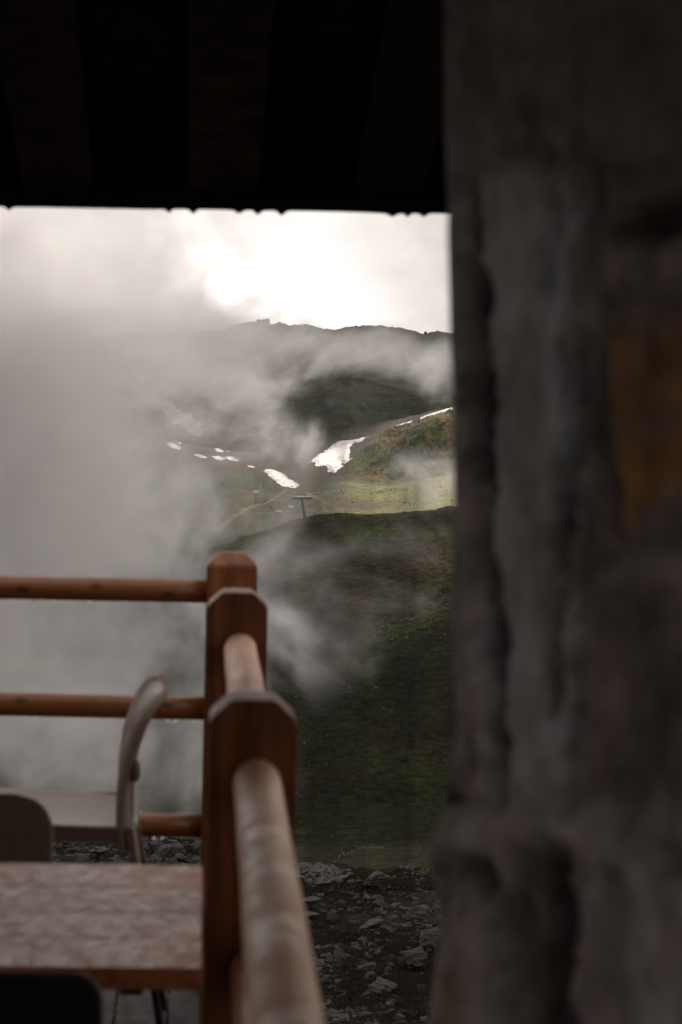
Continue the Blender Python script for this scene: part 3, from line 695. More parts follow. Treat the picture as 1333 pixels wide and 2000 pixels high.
# ------------------------------------------------------------------ wood materials
def wood(name, c1, c2, rough=.4, axis='Z', scale=1., knots=True, spec=.5, wet=0., bleach=None):
    m, nt, b = material(name, rough=rough, spec=spec); oc = objco(nt)
    st = {'Z': (14, 14, .9), 'X': (.9, 14, 14), 'Y': (14, .9, 14)}[axis]
    g = noise(nt, mapped(nt, oc, tuple(s * scale for s in st)), 3, 6, .6, 1.2)
    g2 = noise(nt, mapped(nt, oc, tuple(s * scale * .35 for s in st)), 1.5, 3, .5)
    c = mixc(nt, ramp(nt, g, [(.3, 0), (.7, 1)]), c1, c2)
    c = mixc(nt, ramp(nt, g2, [(.4, 0), (.7, .5)]), c, tuple(x * .45 for x in c1))
    if bleach:
        bl = noise(nt, mapped(nt, oc, tuple(s * scale * (.5 if s > 1 else .3) for s in st)), 2.2, 5, .6, .8)
        c = mixc(nt, ramp(nt, bl, [(.36, 0), (.6, 1)]), c, bleach)
    if knots:
        vo = nt.nodes.new('ShaderNodeTexVoronoi'); vo.inputs['Scale'].default_value = 1.0
        kx = {'Z': (9, 9, 4.5), 'X': (4.5, 9, 9), 'Y': (9, 4.5, 9)}[axis]
        nt.links.new(mapped(nt, oc, kx), vo.inputs['Vector'])
        c = mixc(nt, ramp(nt, vo.outputs['Distance'], [(.10, .92), (.20, 0)]), c, tuple(x * .14 for x in c1))
    nt.links.new(c, b.inputs['Base Color'])
    w = noise(nt, oc, 18, 4, .6)
    nt.links.new(math_(nt, 'MULTIPLY_ADD', ramp(nt, w, [(.4, 0), (.6, 1)]), .22, rough - .1), b.inputs['Roughness'])
    bump(nt, b, math_(nt, 'ADD', g, math_(nt, 'MULTIPLY', w, .3)), .25, .002)
    return m
m_post = wood('stained_red_brown_wood', (.105, .028, .008), (.33, .112, .032), .5, knots=False)
m_railx = wood('varnished_pole_wood', (.23, .078, .020), (.40, .145, .038), .40, 'X')
m_raily = wood('worn_pale_pole_wood', (.44, .18, .08), (.58, .28, .15), .46, 'Y', knots=False, spec=.4, bleach=(.80, .49, .34))
m_table = wood('wet_table_wood', (.20, .085, .045), (.30, .135, .075), .4, 'X', knots=False)
m_deck = wood('grey_deck_wood', (.03, .028, .027), (.06, .057, .055), .75, 'Y', knots=False, spec=.2)
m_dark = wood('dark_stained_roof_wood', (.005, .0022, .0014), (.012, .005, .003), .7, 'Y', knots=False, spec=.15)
m_water, nt, b = material('water_drop', (1, 1, 1), .02, .5); b.inputs['Transmission Weight'].default_value = 1; b.inputs['IOR'].default_value = 1.33
noise(nt, objco(nt), 30)
# ------------------------------------------------------------------ railing
W = .11; TK = .092
PX = .0733
def post_mesh(hip):
    bm = bmesh.new(); h = .98; c = .25 * W; cz = .235 * W; w, t = W / 2, TK / 2
    bev = .003
    ty = t - (.26 * W if hip else 0)
    lo = [(-w, -t, 0), (w, -t, 0), (w, t, 0), (-w, t, 0)]; mid = [(x, y, h - cz) for x, y, _ in lo]
    tp = [(-w + c, -ty, h), (w - c, -ty, h), (w - c, ty, h), (-w + c, ty, h)]
    L = [bm.verts.new(v) for v in lo]; Mi = [bm.verts.new(v) for v in mid]; T = [bm.verts.new(v) for v in tp]
    bm.faces.new(L[::-1]); bm.faces.new(T)
    for i in range(4):
        j = (i + 1) % 4
        bm.faces.new((L[i], L[j], Mi[j], Mi[i])); bm.faces.new((Mi[i], Mi[j], T[j], T[i]))
    bmesh.ops.bevel(bm, geom=bm.edges[:], offset=bev, segments=2, affect='EDGES')
    return bm
DN, DM, DF = .11 * FPX / 171, .11 * FPX / 118, .11 * FPX / 99
rail_root = empty('wooden_railing', (PX, DF, 0)); tag(rail_root, 'red-brown wooden terrace railing with chamfered posts and round pole rails, turning a corner', 'railing')
def to(p): return Vector(p) - rail_root.location
posts = []
for i, (d, hip) in enumerate(((DN, False), (DM, False), (DF, True))):
    x = PX; p = bm_obj('post', post_mesh(hip), m_post, rail_root); p.location = to((x, d + TK / 2, 0)); posts.append(p)
posts[2]['label'] = 'corner post with a hipped top'
def pole(name, p, q, r, mat, seed, seg=28):
    bm = bmesh.new(); add_tube(bm, (0, 0, 0), Vector(q) - Vector(p), r, r * .97, seg, 24, .05, seed)
    o = bm_obj(name, bm, mat, rail_root, True); o.location = to(p); return o
zr = EYE - 4.94 * W; z2 = EYE - 7.1 * W; z3 = EYE - 9.45 * W
for (d0, d1) in ((1.35, DN + .02), (DN + TK - .02, DM + .02), (DM + TK - .02, DF + .02)):
    for k, z in enumerate((zr, z2, z3)):
        pole('rail', (PX + .006, d0, z), (PX + .006, d1, z), .031 if k == 0 else .029, m_raily, k * 7 + d0)
# dark knots along the far poles
nt = m_railx.node_tree; b = nt.nodes['Principled BSDF']; lk = b.inputs['Base Color'].links[0].from_socket; oc = objco(nt); cK = lk
for kx, kz in [(pix(k_, 1150, DF).x - (PX - .03 - 3.2), z_) for k_, z_ in ((187, .006), (330, -.010), (42, -.004), (-90, .004), (-290, -.006), (-480, 0))]:
    dn = N(nt, 'ShaderNodeVectorMath', operation='SUBTRACT'); nt.links.new(mapped(nt, oc, (.55, 1, 1)), dn.inputs[0]); dn.inputs[1].default_value = (kx * .55, -.024, kz)
    ln = N(nt, 'ShaderNodeVectorMath', operation='LENGTH'); nt.links.new(dn.outputs[0], ln.inputs[0])
    cK = mixc(nt, ramp(nt, ln.outputs['Value'], [(.003, .9), (.010, 0)]), cK, (.03, .010, .005))
nt.links.new(cK, b.inputs['Base Color'])
# dark recess ring where each top rail enters a post
far_rails = []
for k, ((x0, y0), (x1, y1)) in enumerate((((0, 1147), (402, 1155)), ((0, 1375), (397, 1384)), ((0, 1610), (392, 1612)))):
    q = pix(x1, y1, DF + TK / 2); p0 = pix(x0, y0, DF + TK / 2); v = (p0 - q); q = Vector((PX - .03, DF + TK / 2, q.z)); p1 = q + v.normalized() * 3.2
    far_rails.append((pole('rail', tuple(p1), tuple(q), .0262, m_railx, 40 + 9 * k, 28), p1, q))
p = bm_obj('post', post_mesh(True), m_post, rail_root); p.location = to((PX - 2.05, DF + TK / 2, 0))
for (o, p1, q) in far_rails:
    bm = bmesh.new(); rr2 = random.Random(int(q.z * 100)); v = q - p1
    for _ in range(70):
        t = rr2.random(); c = v * t + Vector((0, 0, -.0265)); r_ = rr2.uniform(.0018, .0042)
        bmesh.ops.create_uvsphere(bm, u_segments=7, v_segments=5, radius=r_, matrix=Matrix.Translation(c))
    bm_obj('water_drops', bm, m_water, o, True)['kind'] = 'stuff'
# ------------------------------------------------------------------ deck
dk = empty('terrace_deck', (0, 2, 0)); tag(dk, 'grey wet wooden boards of the terrace floor below the table', 'deck', kind=None)
x = PX + .12
k = 0
while x > -3.4:
    bm = bmesh.new(); add_box(bm, (x - .07, 2.0 - 2 + .1, -.015), (.107, 6.75, .03), bev=.002)
    bm_obj('deck_board', bm, m_deck, dk); x -= .113; k += 1
bm = bmesh.new()
for y in (-1.1, .4, 1.9, 3.4): add_box(bm, (-1.6, y - .2, -.11), (3.6, .08, .14))
for xx in (-3.2, -1.6, .1):
    for y in (-1.1, 3.2): add_tube(bm, (xx, y, -.18), (xx, y, -2.7), .07, .07, 8)
bm_obj('joist_frame', bm, m_dark, dk)
# ------------------------------------------------------------------ table
m_wet, nt, b = material('rain_puddled_table_top', spec=.4); oc = objco(nt)
g = noise(nt, mapped(nt, oc, (.8, 16, 8)), 3, 6, .6, 1.0)
base = mixc(nt, ramp(nt, g, [(.3, 0), (.7, 1)]), (.30, .085, .032), (.50, .16, .066))
pud = noise(nt, mapped(nt, oc, (.6, 1.2, 1)), 62, 7, .72, .6)
pud2 = noise(nt, mapped(nt, oc, (1, 1.2, 1), loc=(4, 2, 0)), 70, 3, .6, .3)
pm = math_(nt, 'MULTIPLY_ADD', pud2, .28, math_(nt, 'MULTIPLY', pud, .8))
wetf = ramp(nt, pm, [(.50, 0), (.56, 1)])
nt.links.new(mixc(nt, wetf, mixc(nt, .4, base, (.74, .24, .12)), base), b.inputs['Base Color'])
nt.links.new(math_(nt, 'MULTIPLY_ADD', wetf, -.26, .48), b.inputs['Roughness'])
b.inputs['Coat Weight'].default_value = .05
bump(nt, b, math_(nt, 'ADD', math_(nt, 'MULTIPLY', wetf, 1.0), math_(nt, 'MULTIPLY', pud2, .6)), .35, .003)
TZ = EYE - 6.55 * W
cr = pix(405, 1700, 3.36); cn = pix(396, 1912, 2.80)
TX1 = min(cr.x, PX - W / 2 - .004); far_y = 3.36; near_y = 2.79
tb = empty('wooden_table', (TX1 - .6, (far_y + near_y) / 2, 0)); tag(tb, 'rain-wet wooden table standing against the railing', 'table')
n = 4; wd = (far_y - near_y) / n
for k in range(n):
    bm = bmesh.new(); add_box(bm, (0, near_y + wd * (k + .5) - tb.location.y, TZ - .0135), (1.2, wd - .0015, .027), bev=.0015); bm_obj('tabletop_board', bm, m_wet, tb)
for sy in (-1, 1):
    bm = bmesh.new(); add_box(bm, (0, sy * .10, TZ - .027 - .016), (1.0, .022, .032), bev=.002); bm_obj('apron', bm, m_table, tb)
for sx in (-1, 1):
    for sy in (-1, 1):
        bm = bmesh.new(); add_box(bm, (sx * .42 - .12, sy * .16, (TZ - .028) / 2), (.04, .04, TZ - .028), bev=.003); bm_obj('leg', bm, m_dark, tb)
xb = pix(258, 1963, 2.9).x - tb.location.x
bm = bmesh.new(); add_box(bm, (xb, 0, TZ - .027 - .008), (.028, .50, .016), bev=.002); bm_obj('batten', bm, m_dark, tb)
# ------------------------------------------------------------------ chairs
def plastic(name, c, rough=.45):
    m, nt, b = material(name, c, rough, .45); k = noise(nt, objco(nt), 40, 3, .6); k3 = noise(nt, objco(nt), 6, 3, .6)
    nt.links.new(mixc(nt, k3, tuple(x * .85 for x in c), tuple(min(1, x * 1.12) for x in c)), b.inputs['Base Color'])
    nt.links.new(math_(nt, 'MULTIPLY_ADD', k, .25, rough - .12), b.inputs['Roughness']); wd_ = ramp(nt, noise(nt, objco(nt), 75, 2, .5), [(.56, 0), (.64, 1)]); bump(nt, b, math_(nt, 'ADD', k, math_(nt, 'MULTIPLY', wd_, 4)), .25, .002); return m
m_taupe = plastic('taupe_plastic', (.175, .120, .090), .33); m_anth = plastic('anthracite_plastic', (.018, .014, .011), .6)
def sheet(name, path, hw, mat, parent, curve=0., corner=.05, th=.007, nu=28, flange=0.):
    """curved plastic sheet: path = [(x, z)] in the side view, half width hw; curve bows the middle back; rounded corners"""
    P = np.array(path, float); L = np.concatenate([[0], np.cumsum(np.hypot(*np.diff(P, axis=0).T))])
    s = np.linspace(0, L[-1], 40); px = np.interp(s, L, P[:, 0]); pz = np.interp(s, L, P[:, 1])
    for _ in range(3):
        px[1:-1] = (px[:-2] + 2 * px[1:-1] + px[2:]) / 4; pz[1:-1] = (pz[:-2] + 2 * pz[1:-1] + pz[2:]) / 4
    u = np.linspace(-1, 1, nu); G = np.zeros((40, nu, 3))
    tx, tz = np.gradient(px), np.gradient(pz); l = np.hypot(tx, tz); nx, nz = -tz / l, tx / l
    for i in range(40):
        e = L[-1] - s[i]; w = hw - (corner - math.sqrt(max(corner ** 2 - (corner - e) ** 2, 0)) if e < corner else 0)
        bow = curve * (1 - u ** 2) + flange * np.clip((np.abs(u) - .88) / .12, 0, 1) ** 2
        G[i, :, 0] = px[i] + nx[i] * -bow; G[i, :, 1] = u * w; G[i, :, 2] = pz[i] + nz[i] * -bow
    o = grid_obj(name, G, mat, parent); md = o.modifiers.new('thick', 'SOLIDIFY'); md.thickness = th; md.offset = 0
    b_ = o.modifiers.new('bev', 'BEVEL'); b_.width = th * .4; b_.segments = 2; b_.limit_method = 'ANGLE'; b_.angle_limit = R(60)
    return o
FLAT = [(0.0, .43), (-.005, .47), (.0, .55), (.012, .62), (.025, .68), (.038, .735)]
def chair(loc, rz, mat, label, hw=.21, back=.74, tall=None, bow=.009, cr=.03):
    """seat faces local -X, back rises at local +X"""
    o = empty('plastic_chair', loc, rz); tag(o, label, 'chair', 'plastic chairs around the terrace table')
    sheet('seat', [(-.44, .435), (-.43, .471), (-.40, .484), (-.2, .478), (0, .471), (.02, .476)], hw, mat, o, .012, .03, .012)
    sheet('backrest', tall or [(0.0, .43), (-.005, .47), (-.005, .55), (.005, .62), (.026, .68), (.043, .71), (.058, .728), (.066, .730)], hw, mat, o, bow, cr, .016, flange=0 if tall else -.012)
    for sy in (-1, 1):
        bm = bmesh.new(); add_box(bm, (-.21, sy * (hw - .008), .462), (.42, .014, .034), bev=.005); bm_obj('side_rim', bm, mat, o)
    for sy in (-1, 1):
        for (xa, xb, kx) in ((-.36, -.42, -1), (0.005, .085, 1)):
            bm = bmesh.new(); p, q = Vector((xa, sy * (hw - .012), .475)), Vector((xa + (xb - xa) * .30, sy * (hw - .008), .335))
            add_box(bm, (0, 0, 0), (.034, .018, (q - p).length), bev=.005)
            rot = (q - p).to_track_quat('-Z', 'Y').to_matrix().to_4x4()
            bmesh.ops.transform(bm, matrix=Matrix.Translation((p + q) / 2) @ rot, verts=bm.verts[:]); br = bm_obj('leg_bracket', bm, mat, o)
            bm = bmesh.new(); add_tube(bm, q + (p - q) * .3, (xb, sy * (hw + .01), .004), .009, .008, 12); bm_obj('leg', bm, m_dark, o)
    return o
# far chair, seen from the side, facing left
a = pix(247, 1600, 4.82)
ch = chair((a.x, 4.93, 0), R(1.5), m_taupe, 'taupe plastic chair seen from the side, seat wet with rain, by the far railing', .19, cr=.085)
bm = bmesh.new(); bmesh.ops.create_uvsphere(bm, u_segments=14, v_segments=10, radius=.012, matrix=Matrix.Translation((.012, -.172, .588)) @ Matrix.Diagonal((1, 1, 2.1, 1))); bm_obj('back_boss', bm, m_taupe, ch, True)
b1 = pix(103, 1640, 3.72); chair((b1.x - .207, 3.66, 0), R(90), m_taupe, 'taupe plastic chair behind the wet table, cut off by the left edge', .21, tall=FLAT, bow=.004, cr=.06)
b2 = pix(200, 1960, 2.52); chair((b2.x - .210, 2.58, .022), R(-90), m_anth, 'almost black plastic chair on the near side of the table, mostly below the frame', .21, tall=FLAT, bow=.0, cr=.030)
# ------------------------------------------------------------------ stone wall of the hut
SIL = [(0, 868), (250, 868), (413, 876), (450, 874), (520, 876), (650, 879), (750, 884), (900, 886), (1050, 889), (1200, 884), (1300, 886), (1400, 892), (1450, 890), (1520, 878), (1570, 872), (1620, 850), (1680, 836), (1720, 850), (1780, 862), (1850, 858), (1920, 848), (2000, 838), (2200, 850)]
YC = 1.86
zz = np.concatenate([np.linspace(-2.6, .80, 24), np.linspace(.81, 1.78, 260), np.linspace(1.80, 3.2, 24)])
sx = []
for z in zz:
    py = 685 + FPX * (EYE - z) / YC
    for _ in range(2):
        spx = np.interp(py, [s[0] for s in SIL], [s[1] for s in SIL]); _, b_ = ab(spx, py); py += ((EYE + b_ * YC) - z) * FPX / YC
    sx.append(ab(spx, py)[0] * YC)
sx = np.array(sx); mean = sx[30:270].mean()
tt = np.concatenate([-np.linspace(1.6, .12, 14), -np.linspace(.10, .004, 16), np.linspace(0, .60, 240), np.linspace(.62, 1.9, 16), ])
Tm, Zm = np.meshgrid(tt, zz); Sx = np.broadcast_to(sx[:, None], Tm.shape)
inner = Tm >= 0; T0 = np.clip(Tm, 0, None)
Yw = np.where(inner, YC - Tm, YC + .012 * (1 - np.exp(Tm / .02)))
Xw = np.where(inner, mean + (Sx - mean) * np.exp(-T0 / .22) + .17 * T0, Sx - Tm)
pxw, pyw = proj(Xw, np.maximum(Yw, .3), Zm)
inn = inner.astype(float)
dep = (.0030 + .004 * (1 - ss(.98, 1.1, Zm))) * fbm(Tm * 12, Zm * 14, 5, .55, 60) + .0012 * fbm(Tm * 60, Zm * 40, 4, .6, 61)
def line_w(pts, w, seed):
    q = np.array(pts, float); wob = 13 * fbm(pxw / 60, pyw / 110, 4, .6, seed)
    return np.exp(-(pdist(pxw + wob, pyw, q) / w) ** 2)
cracks = np.zeros_like(Tm)
for pts, w, s in (([(912, 370), (925, 480), (930, 700), (935, 850)], 17, .9), ([(935, 850), (945, 1000), (955, 1200), (965, 1400), (970, 1560)], 15, 1.0),
                  ([(1140, 330), (1135, 520), (1115, 800), (1100, 950), (1085, 1100)], 17, .55), ([(1085, 980), (1078, 1100), (1070, 1200), (1065, 1380)], 15, .9),
                  ([(960, 1500), (968, 1560)], 16, 1.0), ([(1005, 1560), (1030, 1580)], 18, .5), ([(1045, 1700), (1060, 1800), (1040, 1900), (1060, 2020)], 40, .95),
                  ([(1230, 430), (1260, 440), (1330, 410)], 30, .9), ([(880, 1690), (920, 1700), (935, 1740)], 26, .7), ([(1210, 1610), (1260, 1660), (1333, 1700)], 24, .5),
                  ([(865, 1540), (872, 1560)], 14, .9), ([(1150, 600), (1160, 800), (1180, 1000), (1215, 1065)], 14, .5), ([(1060, 380), (1075, 470), (1060, 560)], 12, .4),
                  ([(1240, 1180), (1280, 1400), (1240, 1560)], 40, .35), ([(990, 1760), (1010, 1850)], 26, .6)):
    cracks = np.maximum(cracks, s * line_w(pts, w * 1.2, len(pts)))
for pts, w, s in (([(1140, 1095), (1215, 1085), (1333, 1050)], 12, .5), ([(1140, 600), (1230, 585), (1333, 600)], 12, .5), ([(1150, 330), (1240, 345), (1333, 300)], 14, .45),
                  ([(1110, 1570), (1200, 1530), (1333, 1420)], 16, .5), ([(880, 1560), (960, 1575), (1060, 1590)], 12, .55), ([(1090, 1700), (1180, 1720), (1220, 2000)], 16, .5), ([(1120, 320), (1135, 1000), (1110, 1550)], 9, .6),
                  ([(930, 330), (1000, 300), (1110, 315)], 12, .5)):
    cracks = np.maximum(cracks, .55 * s * line_w(pts, w * 1.6, 7 + len(pts)))
ridge = np.zeros_like(Tm)
for pts, w, s in (([(1000, 1560), (1080, 1620), (1180, 1620), (1260, 1700), (1333, 1760)], 42, .8), ([(1010, 360), (1015, 700), (1020, 1100), (1010, 1500)], 45, .7), ([(1120, 450), (1120, 700)], 22, .4),
                  ([(900, 1800), (940, 1900), (930, 2000)], 45, .7), ([(1240, 1090), (1333, 1110)], 40, .4), ([(870, 1640), (880, 1600)], 30, .5), ([(1170, 1750), (1240, 1900)], 50, .4)):
    ridge = np.maximum(ridge, s * line_w(pts, w, 9))
dep = dep - .024 * cracks + .006 * ridge - .006 * np.abs(fbm(Tm * 20, Zm * 24, 5, .62, 67)) + .003 * fbm(Tm * 34, Zm * 40, 4, .6, 71)
fade = ss(0, .03, T0) * inn + (1 - inn) * .0
Xd = Xw - dep * np.where(inner, 1, 0) * ss(-.001, .02, T0)
Yd = Yw + np.where(inner, 0, 1) * (.01 * fbm(Tm * 12, Zm * 9, 4, .5, 62) * ss(0, .08, -Tm))
wc = np.broadcast_to(C(.235, .19, .178), Tm.shape + (3,)).copy()
mixw = lambda c, n_, w: c * (1 - w[..., None]) + n_ * w[..., None]
wob0 = 22 * fbm(pxw / 60, pyw / 90, 4, .6, 68)
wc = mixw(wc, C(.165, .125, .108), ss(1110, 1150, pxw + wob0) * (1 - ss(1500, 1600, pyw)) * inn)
wc = mixw(wc, C(.085, .062, .052), (1 - ss(150, 520, pyw + 3 * wob0)) * inn * .9)  # shade under the roof painted into the upper stone colour
slab = ss(925, 950, pxw + wob0) * (1 - ss(1105, 1130, pxw + wob0 + (pyw - 900) * .03)) * ss(300, 480, pyw + 2 * wob0) * (1 - ss(1440, 1590, pyw + wob0)) * inn
wc = mixw(wc, C(.40, .39, .385), slab * (.75 + .25 * ss(-.3, .4, fbm(pxw / 22, pyw / 260, 4, .6, 69))))
wc = mixw(wc, C(.19, .165, .155), slab * ss(.0, .5, fbm(pxw / 14, pyw / 300, 4, .6, 70)) * .8)
wc = mixw(wc, C(.31, .27, .245), inn * ss(.1, .5, fbm(Tm * 10, Zm * 6, 4, .5, 63)) * ss(1520, 1620, pyw) * .8)
wc = mixw(wc, C(.13, .10, .085), ss(0, .6, fbm(Tm * 16 + 4, Zm * 9, 4, .5, 64)) * .7)
wob = 14 * fbm(pxw / 70, pyw / 70, 4, seed=66)
och = ss(1140, 1230, pxw + 2 * wob) * ss(570, 680, pyw + 2 * wob) * (1 - ss(1000, 1075, pyw + wob - np.clip(1215 - pxw, -200, 200) * .3 + np.clip(pxw - 1215, 0, 200) * .45))
wc = mixw(wc, C(.185, .085, .026), och * inn * .95 * (.85 + .5 * fbm(pxw / 45, pyw / 60, 4, .6, 72)).clip(.2, 1))
wc = mixw(wc, C(.26, .13, .034), och * inn * blob(pxw, pyw, 1205, 960, 40, 90) * .9)
wc = mixw(wc, C(.12, .08, .035), inn * blob(pxw, pyw, 880, 1940, 40, 60) * .7)
wc = wc * (1 + .35 * fbm(pxw / 40, pyw / 60, 5, .65, 73))[..., None]
wc = np.clip(wc * 1.65, .01, .52)
wc = mixw(wc, C(.02, .016, .014), inn * np.clip(cracks * 1.4, 0, 1) * .93)            # joints and cracks coloured darker than the stone
wc = mixw(wc, C(.50, .43, .39), inn * np.clip(ridge, 0, 1) * .7)
m_wall, nt, b = material('rough_hut_stone', rough=.85, spec=.25)
at = N(nt, 'ShaderNodeAttribute', attribute_name='tint'); k1 = noise(nt, objco(nt), 22, 6, .65); k2 = noise(nt, objco(nt), 90, 4, .6)
s_ = N(nt, 'ShaderNodeVectorMath', operation='SCALE'); nt.links.new(at.outputs['Color'], s_.inputs[0]); nt.links.new(math_(nt, 'MULTIPLY_ADD', k1, 1.1, .45), s_.inputs['Scale'])
nt.links.new(s_.outputs[0], b.inputs['Base Color']); bump(nt, b, math_(nt, 'ADD', k1, math_(nt, 'MULTIPLY', k2, .4)), .5, .008)
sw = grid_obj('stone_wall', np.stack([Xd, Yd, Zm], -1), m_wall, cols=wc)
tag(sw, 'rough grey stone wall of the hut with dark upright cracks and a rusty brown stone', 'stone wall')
# hut walls that close the room behind the viewpoint
hut = empty('hut', (0, -1.4, 0)); tag(hut, 'stone hut behind the viewpoint whose roof covers the near terrace', 'hut')
def hutbox(nm, c, s, m=m_wall):
    bm = bmesh.new(); add_box(bm, Vector(c) - Vector(hut.location), s); o = bm_obj(nm, bm, m, hut)
    ca = o.data.color_attributes.new('tint', 'FLOAT_COLOR', 'POINT'); ca.data.foreach_set('color', [.12, .10, .09, 1] * len(o.data.vertices)); return o
hutbox('rear_wall', (-1.0, -1.6, .4), (8, .4, 5.6)); hutbox('side_wall', (2.2, .1, .4), (.4, 3.0, 5.6))
# ------------------------------------------------------------------ roof
ED = 4.3; ez = EYE + .0605 * ED
roof = empty('roof', (0, ED, ez)); tag(roof, 'dark timber roof eave hanging over the terrace, its underside almost black', 'roof')
pl = [pix(0, 400, ED), pix(875, 414, ED)]; sl_ = (pl[1].z - pl[0].z) / (pl[1].x - pl[0].x)
zf = lambda x: pl[0].z + sl_ * (x - pl[0].x)                # lower edge of the fascia
xs = np.linspace(-6.5, 1.3, 1900); bumps = np.zeros_like(xs)
for bx in [15, 330, 378, 468, 505, 552, 770, 800, 832] + [rr.uniform(-3500, -20) for _ in range(50)]:
    c = pix(bx, 405, ED).x; w = rr.uniform(.004, .008); bumps += rr.uniform(.005, .009) * np.exp(-((xs - c) / w) ** 2)
lowz = zf(xs) - bumps - .0014 * (fbm(xs * 9, xs * 0, 4) + 1)
th = .035
G = np.stack([np.stack([xs, np.full_like(xs, ED), lowz], -1), np.stack([xs, np.full_like(xs, ED), zf(xs) + .19], -1), np.stack([xs, np.full_like(xs, ED + th), zf(xs) + .19], -1),
              np.stack([xs, np.full_like(xs, ED + th), lowz], -1), np.stack([xs, np.full_like(xs, ED), lowz], -1)], 0)
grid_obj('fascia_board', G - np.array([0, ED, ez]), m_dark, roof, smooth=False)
SLP = math.tan(R(17)); 
def zroof(x, y): return zf(x) + .07 + (ED - y) * SLP
k = 0; y = ED - .004
while y > -1.9:                                             # boarding under the tiles, boards run along the eave
    bm = bmesh.new(); w = .155; yc = y - w / 2
    x0, x1 = -6.5, 1.3; v = []
    for (x_, y_, dz) in [(x0, y - w + .004, 0), (x1, y - w + .004, 0), (x1, y, 0), (x0, y, 0)]:
        v.append(bm.verts.new((x_, y_ - ED, zroof(x_, y_) + .08 - ez)))
    v2 = [bm.verts.new(q.co + Vector((0, 0, .02))) for q in v]
    bm.faces.new(v[::-1]); bm.faces.new(v2)
    for i in range(4): bm.faces.new((v[i], v[(i + 1) % 4], v2[(i + 1) % 4], v2[i]))
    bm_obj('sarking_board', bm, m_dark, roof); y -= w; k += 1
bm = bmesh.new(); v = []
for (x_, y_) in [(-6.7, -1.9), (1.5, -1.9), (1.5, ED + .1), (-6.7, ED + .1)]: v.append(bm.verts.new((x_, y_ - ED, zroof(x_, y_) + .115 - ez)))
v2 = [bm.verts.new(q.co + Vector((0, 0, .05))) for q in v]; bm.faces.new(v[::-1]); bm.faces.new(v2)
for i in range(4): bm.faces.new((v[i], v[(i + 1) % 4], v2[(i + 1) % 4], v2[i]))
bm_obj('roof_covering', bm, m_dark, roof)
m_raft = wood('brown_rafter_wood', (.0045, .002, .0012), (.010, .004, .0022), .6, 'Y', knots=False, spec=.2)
for pxr in (-1150, -900, -560, -240, 95, 440, 785, 1130, 1470):
    c = ab(pxr, 330)[0] * 4.0; bm = bmesh.new(); hw = .062; v = []
    ya, yb = -1.85, ED - .01
    for (x_, y_) in [(c - hw, ya), (c + hw, ya), (c + hw, yb), (c - hw, yb)]: v.append(bm.verts.new((x_, y_ - ED, zroof(x_, y_) - .045 - ez)))
    v2 = [bm.verts.new(q.co + Vector((0, 0, .122))) for q in v]; bm.faces.new(v[::-1]); bm.faces.new(v2)
    for i in range(4): bm.faces.new((v[i], v[(i + 1) % 4], v2[(i + 1) % 4], v2[i]))
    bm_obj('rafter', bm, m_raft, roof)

# ------------------------------------------------------------------ unseen lumpy bodies added high above to block sun from terrace and slopes
m_shade_cloud, nt, b = material('shade_cloud_body', (.9, .9, .9), 1, 0)
nt.nodes.remove(b); oc = objco(nt); tr = nt.nodes.new('ShaderNodeBsdfTranslucent'); df = nt.nodes.new('ShaderNodeBsdfDiffuse')
cc_ = mixc(nt, noise(nt, oc, .02, 4), (.93, .91, .90), (.85, .84, .84)); nt.links.new(cc_, tr.inputs[0]); nt.links.new(cc_, df.inputs[0])
ms = nt.nodes.new('ShaderNodeMixShader'); ms.inputs[0].default_value = .35; nt.links.new(tr.outputs[0], ms.inputs[1]); nt.links.new(df.outputs[0], ms.inputs[2])
nt.links.new(ms.outputs[0], nt.nodes['Material Output'].inputs[0])
def shade_cloud(y0, y1, hx, z, label, seed, xc=0):
    nu, nv = 90, 50; P = np.zeros((nv, nu, 3)); u = np.linspace(0, 2 * math.pi, nu); v_ = np.linspace(-math.pi / 2, math.pi / 2, nv)
    U, V_ = np.meshgrid(u, v_); cx = np.cos(V_) ** .5
    X = hx * np.cos(U) * cx; Y = (y1 - y0) / 2 * np.sin(U) * cx; Z = 38 * np.sin(V_)
    n_ = fbm(X / 70, Y / 70, 4, .5, seed) * 14 + fbm(X / 22, Y / 22, 3, .5, seed + 1) * 6
    Z = Z + n_ * np.cos(V_); Z[:, -1] = Z[:, 0]
    P[..., 0], P[..., 1], P[..., 2] = X, Y, Z
    o = grid_obj('shade_cloud', P, m_shade_cloud); o.location = (xc, (y0 + y1) / 2, z); tag(o, label, 'shade_cloud', 'unseen bodies added to shade the valley', kind='structure'); return o
ZC = 290; off = ZC / math.tan(SUN_EL); tx = math.tan(SUN_AZ)
shade_cloud(330, 715, 260, ZC, 'unseen sun blocker added over the terrace', 70, 60)
shade_cloud(768, 1082, 260, ZC, 'unseen sun blocker added over the near hillside', 74, 100)
shade_cloud(1230 + off, 2150 + off, 420, ZC + 20, 'unseen sun blocker added over the far ridge', 72, 120)
